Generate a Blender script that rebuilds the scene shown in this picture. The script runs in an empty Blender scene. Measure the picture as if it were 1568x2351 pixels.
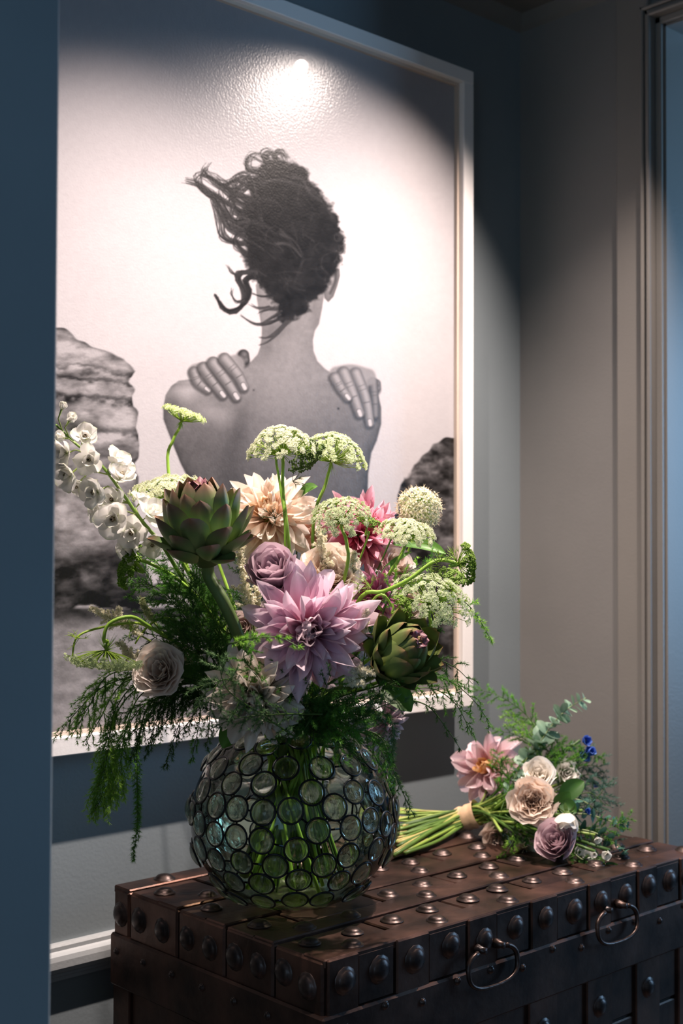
import bpy, math, random
import numpy as np
from mathutils import Matrix, Vector

# ---------------------------------------------------------------- camera
F_PX = 2944.4
YAW, PITCH, ROLL = (math.radians(a) for a in (42.603, 1.531, 0.199))
CAM = np.array([0.0, 0.0, 1.25])
FW = np.array([math.sin(YAW)*math.cos(PITCH), math.cos(YAW)*math.cos(PITCH), math.sin(PITCH)])
_rt = np.array([math.cos(YAW), -math.sin(YAW), 0.0])
_up = np.cross(_rt, FW)
RT = math.cos(ROLL)*_rt + math.sin(ROLL)*_up
UP = -math.sin(ROLL)*_rt + math.cos(ROLL)*_up
scene = bpy.context.scene
COL = scene.collection
cam_d = bpy.data.cameras.new('camera')
cam_d.sensor_fit = 'HORIZONTAL'
cam_d.sensor_width = 24.0
cam_d.lens = F_PX/1568*24.0
cam_d.clip_start = 0.05
cam_d.dof.use_dof = True
cam_d.dof.focus_distance = 1.72
cam_d.dof.aperture_fstop = 5.0
cam_o = bpy.data.objects.new('camera', cam_d)
COL.objects.link(cam_o)
cam_o.matrix_world = Matrix(((RT[0], UP[0], -FW[0], CAM[0]), (RT[1], UP[1], -FW[1], CAM[1]),
                             (RT[2], UP[2], -FW[2], CAM[2]), (0, 0, 0, 1)))
scene.camera = cam_o

# ---------------------------------------------------------------- world, lights, exposure
world = bpy.data.worlds.new('world')
scene.world = world
world.use_nodes = True
bg = world.node_tree.nodes['Background']
bg.inputs['Color'].default_value = (0.42, 0.56, 0.70, 1)
bg.inputs['Strength'].default_value = 0.24
vs = scene.view_settings
vs.view_transform = 'Standard'
vs.look = 'None'
vs.gamma = 1.0
vs.exposure = 0.28
vs.use_curve_mapping = False
if hasattr(scene, 'cycles'):
    scene.cycles.caustics_refractive = False


def aim(o, p, t):
    d = Vector(t) - Vector(p)
    o.location = p
    o.rotation_euler = d.to_track_quat('-Z', 'Y').to_euler()


# two warm recessed ceiling spots that wash the picture and the flowers
# (the mirror image of the right-hand one shows in the print)
for nm, pos, tgt, en, sz in (('ceiling_spot', (1.915, 1.195, 2.358), (1.32, 1.54, 0.98), 150, 95), ('ceiling_spot', (0.86, 1.195, 2.358), (1.36, 1.54, 0.98), 102, 84)):
    sp = bpy.data.lights.new(nm, 'SPOT')
    sp.energy = en
    sp.color = (1.0, 0.84, 0.76)
    sp.spot_size = math.radians(sz)
    sp.spot_blend = 1.0
    sp.shadow_soft_size = 0.013
    spo = bpy.data.objects.new(nm, sp)
    COL.objects.link(spo)
    aim(spo, pos, tgt)
# daylight: the window of the room beyond the door, and an unseen fill lamp added left of the viewer
for nm, pos, tgt, w, h, en, colr in (('far_room_window', (4.42, 0.02, 1.4), (2.0, 0.9, 1.0), 1.2, 1.5, 52, (0.32, 0.63, 1.0)),
                                     ('added_left_fill', (-2.35, -0.75, 1.45), (0.4, 0.8, 1.2), 1.3, 1.5, 9, (0.34, 0.66, 1.0))):
    ad = bpy.data.lights.new(nm, 'AREA')
    ad.shape = 'RECTANGLE'
    ad.size, ad.size_y = w, h
    ad.energy = en
    ad.color = colr
    ado = bpy.data.objects.new(nm, ad)
    COL.objects.link(ado)
    aim(ado, pos, tgt)

# ---------------------------------------------------------------- helpers
rng = np.random.default_rng(7)
random.seed(7)


def lin(h):
    h = h.lstrip('#')
    c = [int(h[i:i+2], 16)/255 for i in (0, 2, 4)]
    return np.array([x/12.92 if x <= 0.04045 else ((x+0.055)/1.055)**2.4 for x in c])


def at(x, y, d):
    """point seen at pixel (x, y) at distance d in front of the camera"""
    return CAM + (FW + RT*(x-784)/F_PX - UP*(y-1175.5)/F_PX)*d


def proj(P):
    q = np.asarray(P) - CAM
    d = q @ FW
    return 784+F_PX*(q @ RT)/d, 1175.5-F_PX*(q @ UP)/d


def cdir(a, b, c):
    """a to the right, b up, c towards the viewer"""
    v = _rt*a + np.array([0, 0, 1.0])*b + np.cross(_rt, [0, 0, 1.0])*c
    return v/np.linalg.norm(v)


def nrm(v):
    v = np.asarray(v, float)
    return v/max(1e-9, np.linalg.norm(v))


def frame_from(axis, hint=(0.31, 0.17, 0.93)):
    z = nrm(axis)
    x = np.cross(hint, z)
    if np.linalg.norm(x) < 1e-3:
        x = np.cross((1, 0, 0), z)
    x = nrm(x)
    y = np.cross(z, x)
    return np.stack([x, y, z], 1)


def mat4(Rm, p):
    M = np.eye(4)
    M[:3, :3] = Rm
    M[:3, 3] = p
    return Matrix(M.tolist())


class MB:
    """collects geometry for ONE mesh object"""

    def __init__(s):
        s.v, s.f, s.c, s.n = [], [], [], 0

    def add(s, v, f, c=None):
        v = np.asarray(v, float).reshape(-1, 3)
        s.v.append(v)
        if len(f):
            if isinstance(f, np.ndarray):
                s.f.append(f+s.n)
            else:
                for k in (3, 4):
                    g = [q for q in f if len(q) == k]
                    if g:
                        s.f.append(np.array(g)+s.n)
                for q in f:
                    if len(q) > 4:
                        s.f.append(np.array([q])+s.n)
        if c is None:
            c = (1, 1, 1)
        c = np.asarray(c, float)
        s.c.append(np.broadcast_to(c, (len(v), 3)) if c.ndim == 1 else c)
        s.n += len(v)

    def box(s, lo, hi, c=None):
        x0, y0, z0 = lo
        x1, y1, z1 = hi
        s.add([(x0, y0, z0), (x1, y0, z0), (x1, y1, z0), (x0, y1, z0), (x0, y0, z1), (x1, y0, z1), (x1, y1, z1), (x0, y1, z1)],
              [(0, 3, 2, 1), (4, 5, 6, 7), (0, 1, 5, 4), (1, 2, 6, 5), (2, 3, 7, 6), (3, 0, 4, 7)], c)

    def bevel_box(s, lo, hi, b, c=None):
        """box with chamfered edges"""
        lo, hi = np.array(lo, float), np.array(hi, float)
        m, h = (lo+hi)/2, (hi-lo)/2
        vs_, idx = [], {}
        for sx in (-1, 1):
            for sy in (-1, 1):
                for sz in (-1, 1):
                    for ax in range(3):
                        p = h - b
                        p = p.copy()
                        p[ax] = h[ax]
                        idx[(sx, sy, sz, ax)] = len(vs_)
                        vs_.append(m + p*np.array((sx, sy, sz)))
        fs = []
        for ax in range(3):
            o = [a for a in range(3) if a != ax]
            for sg in (-1, 1):
                q = []
                for a, b_ in ((-1, -1), (1, -1), (1, 1), (-1, 1)):
                    k = [0, 0, 0]
                    k[ax] = sg
                    k[o[0]] = a
                    k[o[1]] = b_
                    q.append(idx[(*k, ax)])
                fs.append(tuple(q))
        for ax in range(3):      # edges along ax
            o = [a for a in range(3) if a != ax]
            for a in (-1, 1):
                for b_ in (-1, 1):
                    k0, k1 = [0, 0, 0], [0, 0, 0]
                    for k, sg in ((k0, -1), (k1, 1)):
                        k[ax] = sg
                        k[o[0]] = a
                        k[o[1]] = b_
                    fs.append((idx[(*k0, o[0])], idx[(*k1, o[0])], idx[(*k1, o[1])], idx[(*k0, o[1])]))
        for sx in (-1, 1):
            for sy in (-1, 1):
                for sz in (-1, 1):
                    fs.append(tuple(idx[(sx, sy, sz, ax)] for ax in range(3)))
        s.add(vs_, fs, c)

    def tube(s, pts, r, n=6, c=None, cap=True, closed=False):
        pts = np.asarray(pts, float)
        m = len(pts)
        r = np.broadcast_to(np.asarray(r, float), (m,))
        if closed:
            t = np.roll(pts, -1, 0)-np.roll(pts, 1, 0)
        else:
            t = np.gradient(pts, axis=0)
        t /= np.linalg.norm(t, axis=1)[:, None]+1e-12
        ref = np.array([0.3, 0.2, 0.9])
        if abs(t[0] @ ref) > 0.9:
            ref = np.array([1.0, 0, 0])
        u = nrm(np.cross(t[0], ref))
        vs_ = []
        a = np.arange(n)*2*math.pi/n
        for i in range(m):
            u = nrm(u - t[i]*(u @ t[i]))
            w = np.cross(t[i], u)
            vs_.append(pts[i] + r[i]*(np.cos(a)[:, None]*u + np.sin(a)[:, None]*w))
        vs_ = np.concatenate(vs_)
        k = m if closed else m-1
        i, j = np.meshgrid(np.arange(k), np.arange(n), indexing='ij')
        i2 = (i+1) % m
        f = np.stack([i*n+j, i*n+(j+1) % n, i2*n+(j+1) % n, i2*n+j], -1).reshape(-1, 4)
        cc = c
        if c is not None and np.ndim(c) == 2:
            cc = np.repeat(np.asarray(c), n, 0)
        base = s.n
        s.add(vs_, f, cc)
        if cap and not closed:
            s.f.append(np.array([[base+q for q in range(n)][::-1]]))
            s.f.append(np.array([[base+(m-1)*n+q for q in range(n)]]))

    def lathe(s, prof, n=24, c=None, o=(0, 0, 0)):
        prof = np.asarray(prof, float)
        m = len(prof)
        a = np.arange(n)*2*math.pi/n
        v = np.stack([prof[:, None, 0]*np.cos(a), prof[:, None, 0]*np.sin(a), np.broadcast_to(prof[:, None, 1], (m, n))], -1)
        i, j = np.meshgrid(np.arange(m-1), np.arange(n), indexing='ij')
        f = np.stack([i*n+j, i*n+(j+1) % n, (i+1)*n+(j+1) % n, (i+1)*n+j], -1).reshape(-1, 4)
        s.add(v.reshape(-1, 3)+np.asarray(o), f, c)

    def grid(s, P, c=None):
        """P (m, n, 3)"""
        m, n = P.shape[:2]
        i, j = np.meshgrid(np.arange(m-1), np.arange(n-1), indexing='ij')
        f = np.stack([i*n+j, i*n+j+1, (i+1)*n+j+1, (i+1)*n+j], -1).reshape(-1, 4)
        s.add(P.reshape(-1, 3), f, None if c is None else np.asarray(c).reshape(-1, 3) if np.ndim(c) == 3 else c)

    def mesh(s, name, mat, smooth=True, inv=None):
        me = bpy.data.meshes.new(name)
        v = np.concatenate(s.v)
        if inv is not None:
            M = np.array(inv)
            v = v @ M[:3, :3].T + M[:3, 3]
        me.vertices.add(len(v))
        me.vertices.foreach_set('co', v.astype(np.float32).ravel())
        loops = np.concatenate([f.ravel() for f in s.f]).astype(np.int32)
        tot = np.concatenate([np.full(len(f), f.shape[1]) for f in s.f]).astype(np.int32)
        st = np.concatenate([[0], np.cumsum(tot)[:-1]]).astype(np.int32)
        me.loops.add(len(loops))
        me.loops.foreach_set('vertex_index', loops)
        me.polygons.add(len(tot))
        me.polygons.foreach_set('loop_start', st)
        me.polygons.foreach_set('loop_total', tot)
        me.polygons.foreach_set('use_smooth', np.full(len(tot), smooth))
        at_ = me.color_attributes.new('col', 'FLOAT_COLOR', 'POINT')
        c = np.concatenate([np.asarray(q) for q in s.c])
        at_.data.foreach_set('color', np.concatenate([c, np.ones((len(c), 1))], 1).astype(np.float32).ravel())
        me.materials.append(mat)
        me.update()
        me.validate()
        return me

    def build(s, name, mat, parent=None, smooth=True, world=True, **kw):
        """world=True: the vertices are world coordinates, also under a parent"""
        inv = None
        if parent is not None and world:
            inv = ROOTM[parent.name].inverted()
        return link(name, s.mesh(name, mat, smooth, inv), parent, **kw)


ROOTM = {}


def link(name, data, parent=None, M=None, kind=None, label=None):
    o = bpy.data.objects.new(name, data)
    COL.objects.link(o)
    if parent is not None:
        o.parent = parent
    pm = ROOTM[parent.name] if parent is not None else Matrix()
    if M is not None:
        o.matrix_basis = M
        ROOTM[o.name] = pm @ M
    else:
        ROOTM[o.name] = pm
    if kind:
        o['kind'] = kind
    if label:
        o['label'] = label
    return o


def thing(name, label, cat, M=None, group=None):
    o = link(name, None, None, M)
    o.empty_display_size = 0.02
    return tag(o, label, cat, group)


def tag(o, label, cat, group=None):
    o['label'] = label
    o['category'] = cat
    if group:
        o['group'] = group
    return o


def struct(o):
    o['kind'] = 'structure'
    return o


def spline(P, n=16):
    """smooth curve through the points (Catmull-Rom)"""
    P = np.asarray(P, float)
    if len(P) == 2:
        t = np.linspace(0, 1, n)[:, None]
        return P[0]*(1-t)+P[1]*t
    Q = np.concatenate([[2*P[0]-P[1]], P, [2*P[-1]-P[-2]]])
    out = []
    per = max(2, n//(len(P)-1))
    for i in range(len(P)-1):
        p0, p1, p2, p3 = Q[i:i+4]
        for t in np.linspace(0, 1, per, endpoint=False):
            out.append(0.5*((2*p1)+(-p0+p2)*t+(2*p0-5*p1+4*p2-p3)*t*t+(-p0+3*p1-3*p2+p3)*t**3))
    out.append(P[-1])
    return np.array(out)


# ---------------------------------------------------------------- materials
def new_mat(name):
    m = bpy.data.materials.new(name)
    m.use_nodes = True
    nt = m.node_tree
    return m, nt, nt.nodes['Principled BSDF'], nt.nodes['Material Output']


def noise_mix(nt, ca, cb, scale, detail=4, lo=0.35, hi=0.65, coord='Object', stretch=None):
    tc = nt.nodes.new('ShaderNodeTexCoord')
    no = nt.nodes.new('ShaderNodeTexNoise')
    no.inputs['Scale'].default_value = scale
    no.inputs['Detail'].default_value = detail
    src = tc.outputs[coord]
    if stretch:
        mp = nt.nodes.new('ShaderNodeMapping')
        mp.inputs['Scale'].default_value = stretch
        nt.links.new(src, mp.inputs['Vector'])
        src = mp.outputs['Vector']
    nt.links.new(src, no.inputs['Vector'])
    cr = nt.nodes.new('ShaderNodeValToRGB')
    cr.color_ramp.elements[0].position = lo
    cr.color_ramp.elements[1].position = hi
    cr.color_ramp.elements[0].color = (*ca, 1)
    cr.color_ramp.elements[1].color = (*cb, 1)
    nt.links.new(no.outputs['Fac'], cr.inputs['Fac'])
    return no, cr


def bump(nt, src, bsdf, strength, dist, inp='Normal'):
    b = nt.nodes.new('ShaderNodeBump')
    b.inputs['Strength'].default_value = strength
    b.inputs['Distance'].default_value = dist
    nt.links.new(src, b.inputs['Height'])
    nt.links.new(b.outputs['Normal'], bsdf.inputs[inp])


def paint_mat(name, col, rough=0.55, var=0.06):
    m, nt, b, _ = new_mat(name)
    c = np.asarray(col)
    no, cr = noise_mix(nt, c*(1-var), c*(1+var), 3.0)
    nt.links.new(cr.outputs['Color'], b.inputs['Base Color'])
    b.inputs['Roughness'].default_value = rough
    n2 = nt.nodes.new('ShaderNodeTexNoise')
    n2.inputs['Scale'].default_value = 180
    tc = nt.nodes.new('ShaderNodeTexCoord')
    nt.links.new(tc.outputs['Object'], n2.inputs['Vector'])
    bump(nt, n2.outputs['Fac'], b, 0.12, 0.002)
    return m


def metal_mat(name, ca, cb, rough, scale=14, metallic=0.75, bs=0.35):
    m, nt, b, _ = new_mat(name)
    no, cr = noise_mix(nt, ca, cb, scale, 8, 0.3, 0.72)
    nt.links.new(cr.outputs['Color'], b.inputs['Base Color'])
    b.inputs['Metallic'].default_value = metallic
    mr = nt.nodes.new('ShaderNodeMapRange')
    mr.inputs['To Min'].default_value = rough-0.1
    mr.inputs['To Max'].default_value = rough+0.15
    nt.links.new(no.outputs['Fac'], mr.inputs['Value'])
    nt.links.new(mr.outputs['Result'], b.inputs['Roughness'])
    n2 = nt.nodes.new('ShaderNodeTexNoise')
    n2.inputs['Scale'].default_value = 60
    n2.inputs['Detail'].default_value = 6
    tc = nt.nodes.new('ShaderNodeTexCoord')
    nt.links.new(tc.outputs['Object'], n2.inputs['Vector'])
    bump(nt, n2.outputs['Fac'], b, bs, 0.002)
    return m


def plant_mat(name, trans, rough=0.5, var=0.14, vein=0.0, spec=0.3):
    """colour comes from the piece itself (attribute), light passes through thin tissue"""
    m, nt, b, out = new_mat(name)
    at_ = nt.nodes.new('ShaderNodeAttribute')
    at_.attribute_name = 'col'
    oi = nt.nodes.new('ShaderNodeObjectInfo')
    tc = nt.nodes.new('ShaderNodeTexCoord')
    no = nt.nodes.new('ShaderNodeTexNoise')
    no.inputs['Scale'].default_value = 55
    no.inputs['Detail'].default_value = 3
    nt.links.new(tc.outputs['Object'], no.inputs['Vector'])
    ad_ = nt.nodes.new('ShaderNodeMath')
    ad_.operation = 'ADD'
    nt.links.new(oi.outputs['Random'], ad_.inputs[0])
    nt.links.new(no.outputs['Fac'], ad_.inputs[1])
    mr = nt.nodes.new('ShaderNodeMapRange')
    mr.inputs['From Min'].default_value = 0.3
    mr.inputs['From Max'].default_value = 1.7
    mr.inputs['To Min'].default_value = 1-var
    mr.inputs['To Max'].default_value = 1+var
    nt.links.new(ad_.outputs[0], mr.inputs['Value'])
    hs = nt.nodes.new('ShaderNodeHueSaturation')
    nt.links.new(at_.outputs['Color'], hs.inputs['Color'])
    nt.links.new(mr.outputs['Result'], hs.inputs['Value'])
    nt.links.new(hs.outputs['Color'], b.inputs['Base Color'])
    b.inputs['Roughness'].default_value = rough
    b.inputs['Specular IOR Level'].default_value = spec
    tr = nt.nodes.new('ShaderNodeBsdfTranslucent')
    nt.links.new(hs.outputs['Color'], tr.inputs['Color'])
    mx = nt.nodes.new('ShaderNodeMixShader')
    mx.inputs['Fac'].default_value = trans
    nt.links.new(b.outputs['BSDF'], mx.inputs[1])
    nt.links.new(tr.outputs['BSDF'], mx.inputs[2])
    nt.links.new(mx.outputs['Shader'], out.inputs['Surface'])
    return m


M = {}
M['wall'] = paint_mat('wall_paint', lin('#7B8488')*1.02)
M['wall_right'] = paint_mat('right_wall_paint', lin('#807D7A')*1.02)
M['pier'] = paint_mat('pier_paint', lin('#8C9AA2')*0.84)
M['ceil'] = paint_mat('ceiling_paint', lin('#7E7C78')*0.84)
M['trim'] = paint_mat('trim_paint', lin('#B2B6B8')*0.84, 0.35)
M['casing'] = paint_mat('casing_paint', lin('#8E8983')*0.84, 0.4)
M['hall'] = paint_mat('far_room_paint', lin('#5F98C6')*0.84)
M['floor'] = paint_mat('floor_boards', lin('#4A3A2E'), 0.4, 0.2)
M['frame'] = paint_mat('white_frame_lacquer', lin('#F0ECEA'), 0.35, 0.02)
M['slip'] = paint_mat('bare_wood_slip', lin('#CDBBAC'), 0.5, 0.1)
M['strap'] = metal_mat('strap_iron', (0.026, 0.016, 0.013), (0.150, 0.076, 0.055), 0.37)
M['plate'] = metal_mat('plate_iron', (0.018, 0.013, 0.012), (0.110, 0.058, 0.043), 0.42)
M['core'] = metal_mat('chest_core_iron', (0.012, 0.010, 0.009), (0.03, 0.02, 0.016), 0.6)  # darker iron of the chest cores and feet
M['rivet'] = metal_mat('rivet_iron', (0.032, 0.023, 0.021), (0.105, 0.075, 0.068), 0.34, 40, 0.8, 0.3)
M['handle'] = metal_mat('handle_iron', (0.022, 0.020, 0.021), (0.10, 0.062, 0.05), 0.33, 60)
M['wire'] = metal_mat('wire_black', (0.008, 0.009, 0.011), (0.02, 0.022, 0.026), 0.35, 60, 0.6, 0.1)
M['petal'] = plant_mat('petal_tissue', 0.34, 0.5, 0.10)
M['leaf'] = plant_mat('leaf_tissue', 0.25, 0.45, 0.18)
M['bract'] = plant_mat('bract_tissue', 0.03, 0.42, 0.14, spec=0.4)
M['stem'] = plant_mat('stem_tissue', 0.08, 0.42, 0.10, spec=0.4)
M['floret'] = plant_mat('floret_tissue', 0.30, 0.6, 0.06)
M['wrap'] = paint_mat('ribbon_cloth', lin('#D9B592'), 0.8, 0.12)


def glass_mat(name, tint, mixfac, rough=0.0, ior=1.45):
    """thin clear glass: mostly see-through with a fresnel sheen"""
    m, nt, b, out = new_mat(name)
    nt.nodes.remove(b)
    tr = nt.nodes.new('ShaderNodeBsdfTransparent')
    tr.inputs['Color'].default_value = (*tint, 1)
    gl = nt.nodes.new('ShaderNodeBsdfGlossy')
    gl.inputs['Roughness'].default_value = rough
    fr = nt.nodes.new('ShaderNodeFresnel')
    fr.inputs['IOR'].default_value = ior
    tc = nt.nodes.new('ShaderNodeTexCoord')
    no = nt.nodes.new('ShaderNodeTexNoise')
    no.inputs['Scale'].default_value = 22
    nt.links.new(tc.outputs['Object'], no.inputs['Vector'])
    bm_ = nt.nodes.new('ShaderNodeBump')
    bm_.inputs['Strength'].default_value = 0.6
    bm_.inputs['Distance'].default_value = 0.01
    nt.links.new(no.outputs['Fac'], bm_.inputs['Height'])
    nt.links.new(bm_.outputs['Normal'], gl.inputs['Normal'])
    mx = nt.nodes.new('ShaderNodeMixShader')
    ml = nt.nodes.new('ShaderNodeMath')
    ml.operation = 'MULTIPLY'
    ml.inputs[1].default_value = mixfac
    nt.links.new(fr.outputs['Fac'], ml.inputs[0])
    nt.links.new(ml.outputs[0], mx.inputs['Fac'])
    nt.links.new(tr.outputs['BSDF'], mx.inputs[1])
    nt.links.new(gl.outputs['BSDF'], mx.inputs[2])
    nt.links.new(mx.outputs['Shader'], out.inputs['Surface'])
    return m


def lens_mat(name, tint):
    m, nt, b, out = new_mat(name)
    nt.nodes.remove(b)
    g = nt.nodes.new('ShaderNodeBsdfGlass')
    g.inputs['IOR'].default_value = 1.42
    g.inputs['Roughness'].default_value = 0.0
    g.inputs['Color'].default_value = (*tint, 1)
    tr = nt.nodes.new('ShaderNodeBsdfTransparent')
    tr.inputs['Color'].default_value = (*tint, 1)
    mx = nt.nodes.new('ShaderNodeMixShader')
    mx.inputs['Fac'].default_value = 0.48
    nt.links.new(g.outputs['BSDF'], mx.inputs[1])
    nt.links.new(tr.outputs['BSDF'], mx.inputs[2])
    nt.links.new(mx.outputs['Shader'], out.inputs['Surface'])
    return m


M['glass'] = glass_mat('blown_glass', (0.98, 0.99, 0.97), 1.0)
M['lens'] = lens_mat('glass_jewel', (0.96, 0.98, 0.94))
M['water'] = glass_mat('water_surface', (0.95, 0.98, 0.89), 0.7, 0.0, 1.33)

# ---------------------------------------------------------------- the room
YW = 1.74          # picture wall
XC = 2.1133        # side wall
ZC = 2.375         # ceiling


def sbox(name, lo, hi, mat, b=0.0):
    m = MB()
    if b:
        m.bevel_box(lo, hi, b)
    else:
        m.box(lo, hi)
    return struct(m.build(name, M[mat], smooth=False))


sbox('floor', (-3.0, -3.5, -0.05), (4.6, 1.9, 0.0), 'floor')
mb = MB()
mb.box((0.25, -0.4, ZC), (XC+0.1, 1.9, ZC+0.08))
mb.box((XC+0.1, -3.5, ZC), (4.6, 2.3, ZC+0.08))
struct(mb.build('ceiling', M['ceil'], smooth=False))
sbox('wall_back', (-3.0, YW, 0.0), (XC+0.10, YW+0.12, ZC), 'wall')
DY1 = 1.383        # edge of the door opening
DZ = 2.258
mb = MB()          # side wall with the door opening
mb.box((XC, DY1, 0), (XC+0.10, YW, ZC))
mb.box((XC, 0.45, DZ), (XC+0.10, DY1, ZC))
mb.box((XC, -0.4, 0), (XC+0.10, 0.45, ZC))
struct(mb.build('wall_right', M['wall_right'], smooth=False))
sbox('wall_left', (-3.0, 1.04, 0.0), (0.6020, 1.16, ZC), 'pier', 0.003)
# door surround: flat board, raised back band and the inner reveal
dr = struct(link('door_1', None, None))
mb = MB()
mb.bevel_box((XC-0.014, 1.412, 0), (XC+0.0, 1.486, ZC-0.03), 0.003)
mb.build('casing_board', M['casing'], dr, smooth=False)
mb = MB()
for k, (y0, y1, p) in enumerate(((1.4125, 1.4195, 0.030), (1.404, 1.4125, 0.024), (1.3965, 1.404, 0.033), (1.383, 1.3965, 0.012))):
    mb.bevel_box((XC-p, y0, 0), (XC, y1, DZ+(y1-1.383)), 0.002)
    mb.bevel_box((XC-p, 0.45, DZ+y0-1.383), (XC, y1, DZ+y1-1.383), 0.002)
mb.build('back_band', M['casing'], dr, smooth=False)
mb = MB()
mb.box((XC, DY1-0.004, 0), (XC+0.10, DY1, DZ))
mb.box((XC, 0.45, DZ-0.004), (XC+0.10, DY1, DZ))
mb.build('reveal', M['casing'], dr, smooth=False)
# the blue room beyond
mb = MB()
mb.box((XC+0.10, 2.2, 0), (4.6, 2.3, ZC+0.3))
mb.box((4.5, -3.4, 0), (4.6, 2.3, ZC+0.3))
mb.box((XC+0.1, -3.5, 0), (4.6, -3.4, ZC+0.3))
mb.box((XC, -3.5, 0), (XC+0.1, -0.4, ZC+0.3))
struct(mb.build('wall_far', M['hall'], smooth=False))
sbox('trim_2', (XC+0.13, 1.95, ZC-0.07), (4.5, 2.2, ZC-0.0), 'ceil')
# small cove along the ceiling
mb = MB()
prof = [(0, 0), (-0.006, -0.022), (0.0, -0.028)]
mb.add([(-0.6, YW, ZC-0.028), (XC, YW, ZC-0.028), (XC, YW-0.010, ZC-0.02), (-0.6, YW-0.010, ZC-0.02),
        (XC, YW-0.026, ZC), (-0.6, YW-0.026, ZC)], [(0, 1, 2, 3), (3, 2, 4, 5)])
mb.add([(XC, YW, ZC-0.028), (XC, 0.45, ZC-0.028), (XC-0.010, 0.45, ZC-0.02), (XC-0.010, YW, ZC-0.02),
        (XC-0.026, 0.45, ZC), (XC-0.026, YW, ZC)], [(0, 1, 2, 3), (3, 2, 4, 5)])
struct(mb.build('trim_1', M['ceil'], smooth=False))
# chair rail on the picture wall
mb = MB()
pr = [(0.0, 0.646), (0.008, 0.646), (0.011, 0.642), (0.011, 0.636), (0.014, 0.634), (0.0205, 0.631), (0.0225, 0.624), (0.0225, 0.613),
      (0.019, 0.606), (0.012, 0.603), (0.012, 0.598), (0.0075, 0.596), (0.0075, 0.590), (0.0, 0.588)]
P = np.array([[(x, YW-a, z) for a, z in pr] for x in (-3.0, XC)])
mb.grid(P)
struct(mb.build('trim_3', M['trim'], smooth=False))
mb = MB()
mb.bevel_box((-3.0, YW-0.016, 0), (XC, YW, 0.14), 0.004)
struct(mb.build('baseboard_back', M['trim'], smooth=False))
# window frames around the far daylight source and the added left fill lamp
for k, (lo_, w_, h_) in enumerate((('far_room_window', 1.2, 1.5), ('added_left_fill', 1.3, 1.5))):
    lo = bpy.data.objects[lo_]
    bpy.context.view_layer.update()
    Mw = np.array(lo.matrix_world)
    mb = MB()
    for a, b_ in (((-w_/2-.06, -h_/2-.06, .0), (-w_/2, h_/2+.06, .06)), ((w_/2, -h_/2-.06, .0), (w_/2+.06, h_/2+.06, .06)),
                  ((-w_/2, -h_/2-.06, .0), (w_/2, -h_/2, .06)), ((-w_/2, h_/2, .0), (w_/2, h_/2+.06, .06))):
        mb.box(a, b_)
    mb.v = [v @ Mw[:3, :3].T+Mw[:3, 3] for v in mb.v]
    struct(mb.build('window_%d' % (k+1), M['casing'], smooth=False))

# ---------------------------------------------------------------- the framed photograph
FX0, FX1, FZ0, FZ1 = 0.800, 1.9095, 0.9365, 2.1985
FYF = YW-0.050
pic = thing('framed_photograph', 'large white framed black and white photograph of a bare-backed figure with windblown hair',
            'picture', Matrix.Translation((1.35, YW, FZ0)))


def rail(name, lo, hi):
    m = MB()
    m.bevel_box(lo, hi, 0.0015)
    m.build(name, M['frame'], pic, smooth=False)


FW_ = 0.0375
rail('frame_rail', (FX0, FYF, FZ0), (FX1, YW-0.002, FZ0+FW_*0.75))
rail('frame_rail', (FX0, FYF, FZ1-FW_*0.75), (FX1, YW-0.002, FZ1))
rail('frame_rail', (FX0, FYF, FZ0+FW_*0.75), (FX0+FW_, YW-0.002, FZ1-FW_*0.75))
rail('frame_rail', (FX1-FW_*0.8, FYF, FZ0+FW_*0.75), (FX1, YW-0.002, FZ1-FW_*0.75))
PX0, PX1, PZ0, PZ1 = FX0+FW_, FX1-FW_*0.8, FZ0+FW_*0.75, FZ1-FW_*0.75
mb = MB()           # thin bare-wood slip inside the frame
sw, sy = 0.006, FYF+0.012
for lo, hi in (((PX0, sy, PZ0), (PX1, YW-0.01, PZ0+sw)), ((PX0, sy, PZ1-sw), (PX1, YW-0.01, PZ1)),
               ((PX0, sy, PZ0+sw), (PX0+sw, YW-0.01, PZ1-sw)), ((PX1-sw, sy, PZ0+sw), (PX1, YW-0.01, PZ1-sw))):
    mb.box(lo, hi)
mb.build('inner_slip', M['slip'], pic, smooth=False)

# the printed picture, drawn as tones on a fine grid (flat print)
BX0, BY0, BW, BH = 90, -40, 1030, 1850
yy, xx = np.mgrid[0:BH, 0:BW].astype(np.float32)
xx += BX0
yy += BY0
prng = np.random.default_rng(11)


def vnoise(sx, sy, octv=4, seed=0):
    r = np.random.default_rng(seed)
    out = np.zeros((BH, BW), np.float32)
    amp, tot = 1.0, 0.0
    for o in range(octv):
        gx, gy = int(BW/sx)+3, int(BH/sy)+3
        g = r.random((gy, gx)).astype(np.float32)
        fx = np.arange(BW)/sx
        fy = np.arange(BH)/sy
        ix, iy = fx.astype(int), fy.astype(int)
        tx, ty = fx-ix, fy-iy
        tx = (tx*tx*(3-2*tx))[None, :]
        ty = (ty*ty*(3-2*ty))[:, None]
        a = g[iy][:, ix]*(1-tx)+g[iy][:, ix+1]*tx
        b = g[iy+1][:, ix]*(1-tx)+g[iy+1][:, ix+1]*tx
        out += amp*(a*(1-ty)+b*ty)
        tot += amp
        amp *= 0.55
        sx, sy = max(2, sx/2), max(2, sy/2)
    return out/tot


def win(pts, pad):
    pts = np.asarray(pts, float)
    x0 = int(max(0, pts[:, 0].min()-pad-BX0))
    x1 = int(min(BW, pts[:, 0].max()+pad-BX0+1))
    y0 = int(max(0, pts[:, 1].min()-pad-BY0))
    y1 = int(min(BH, pts[:, 1].max()+pad-BY0+1))
    return (slice(y0, max(y0, y1)), slice(x0, max(x0, x1)))


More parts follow.
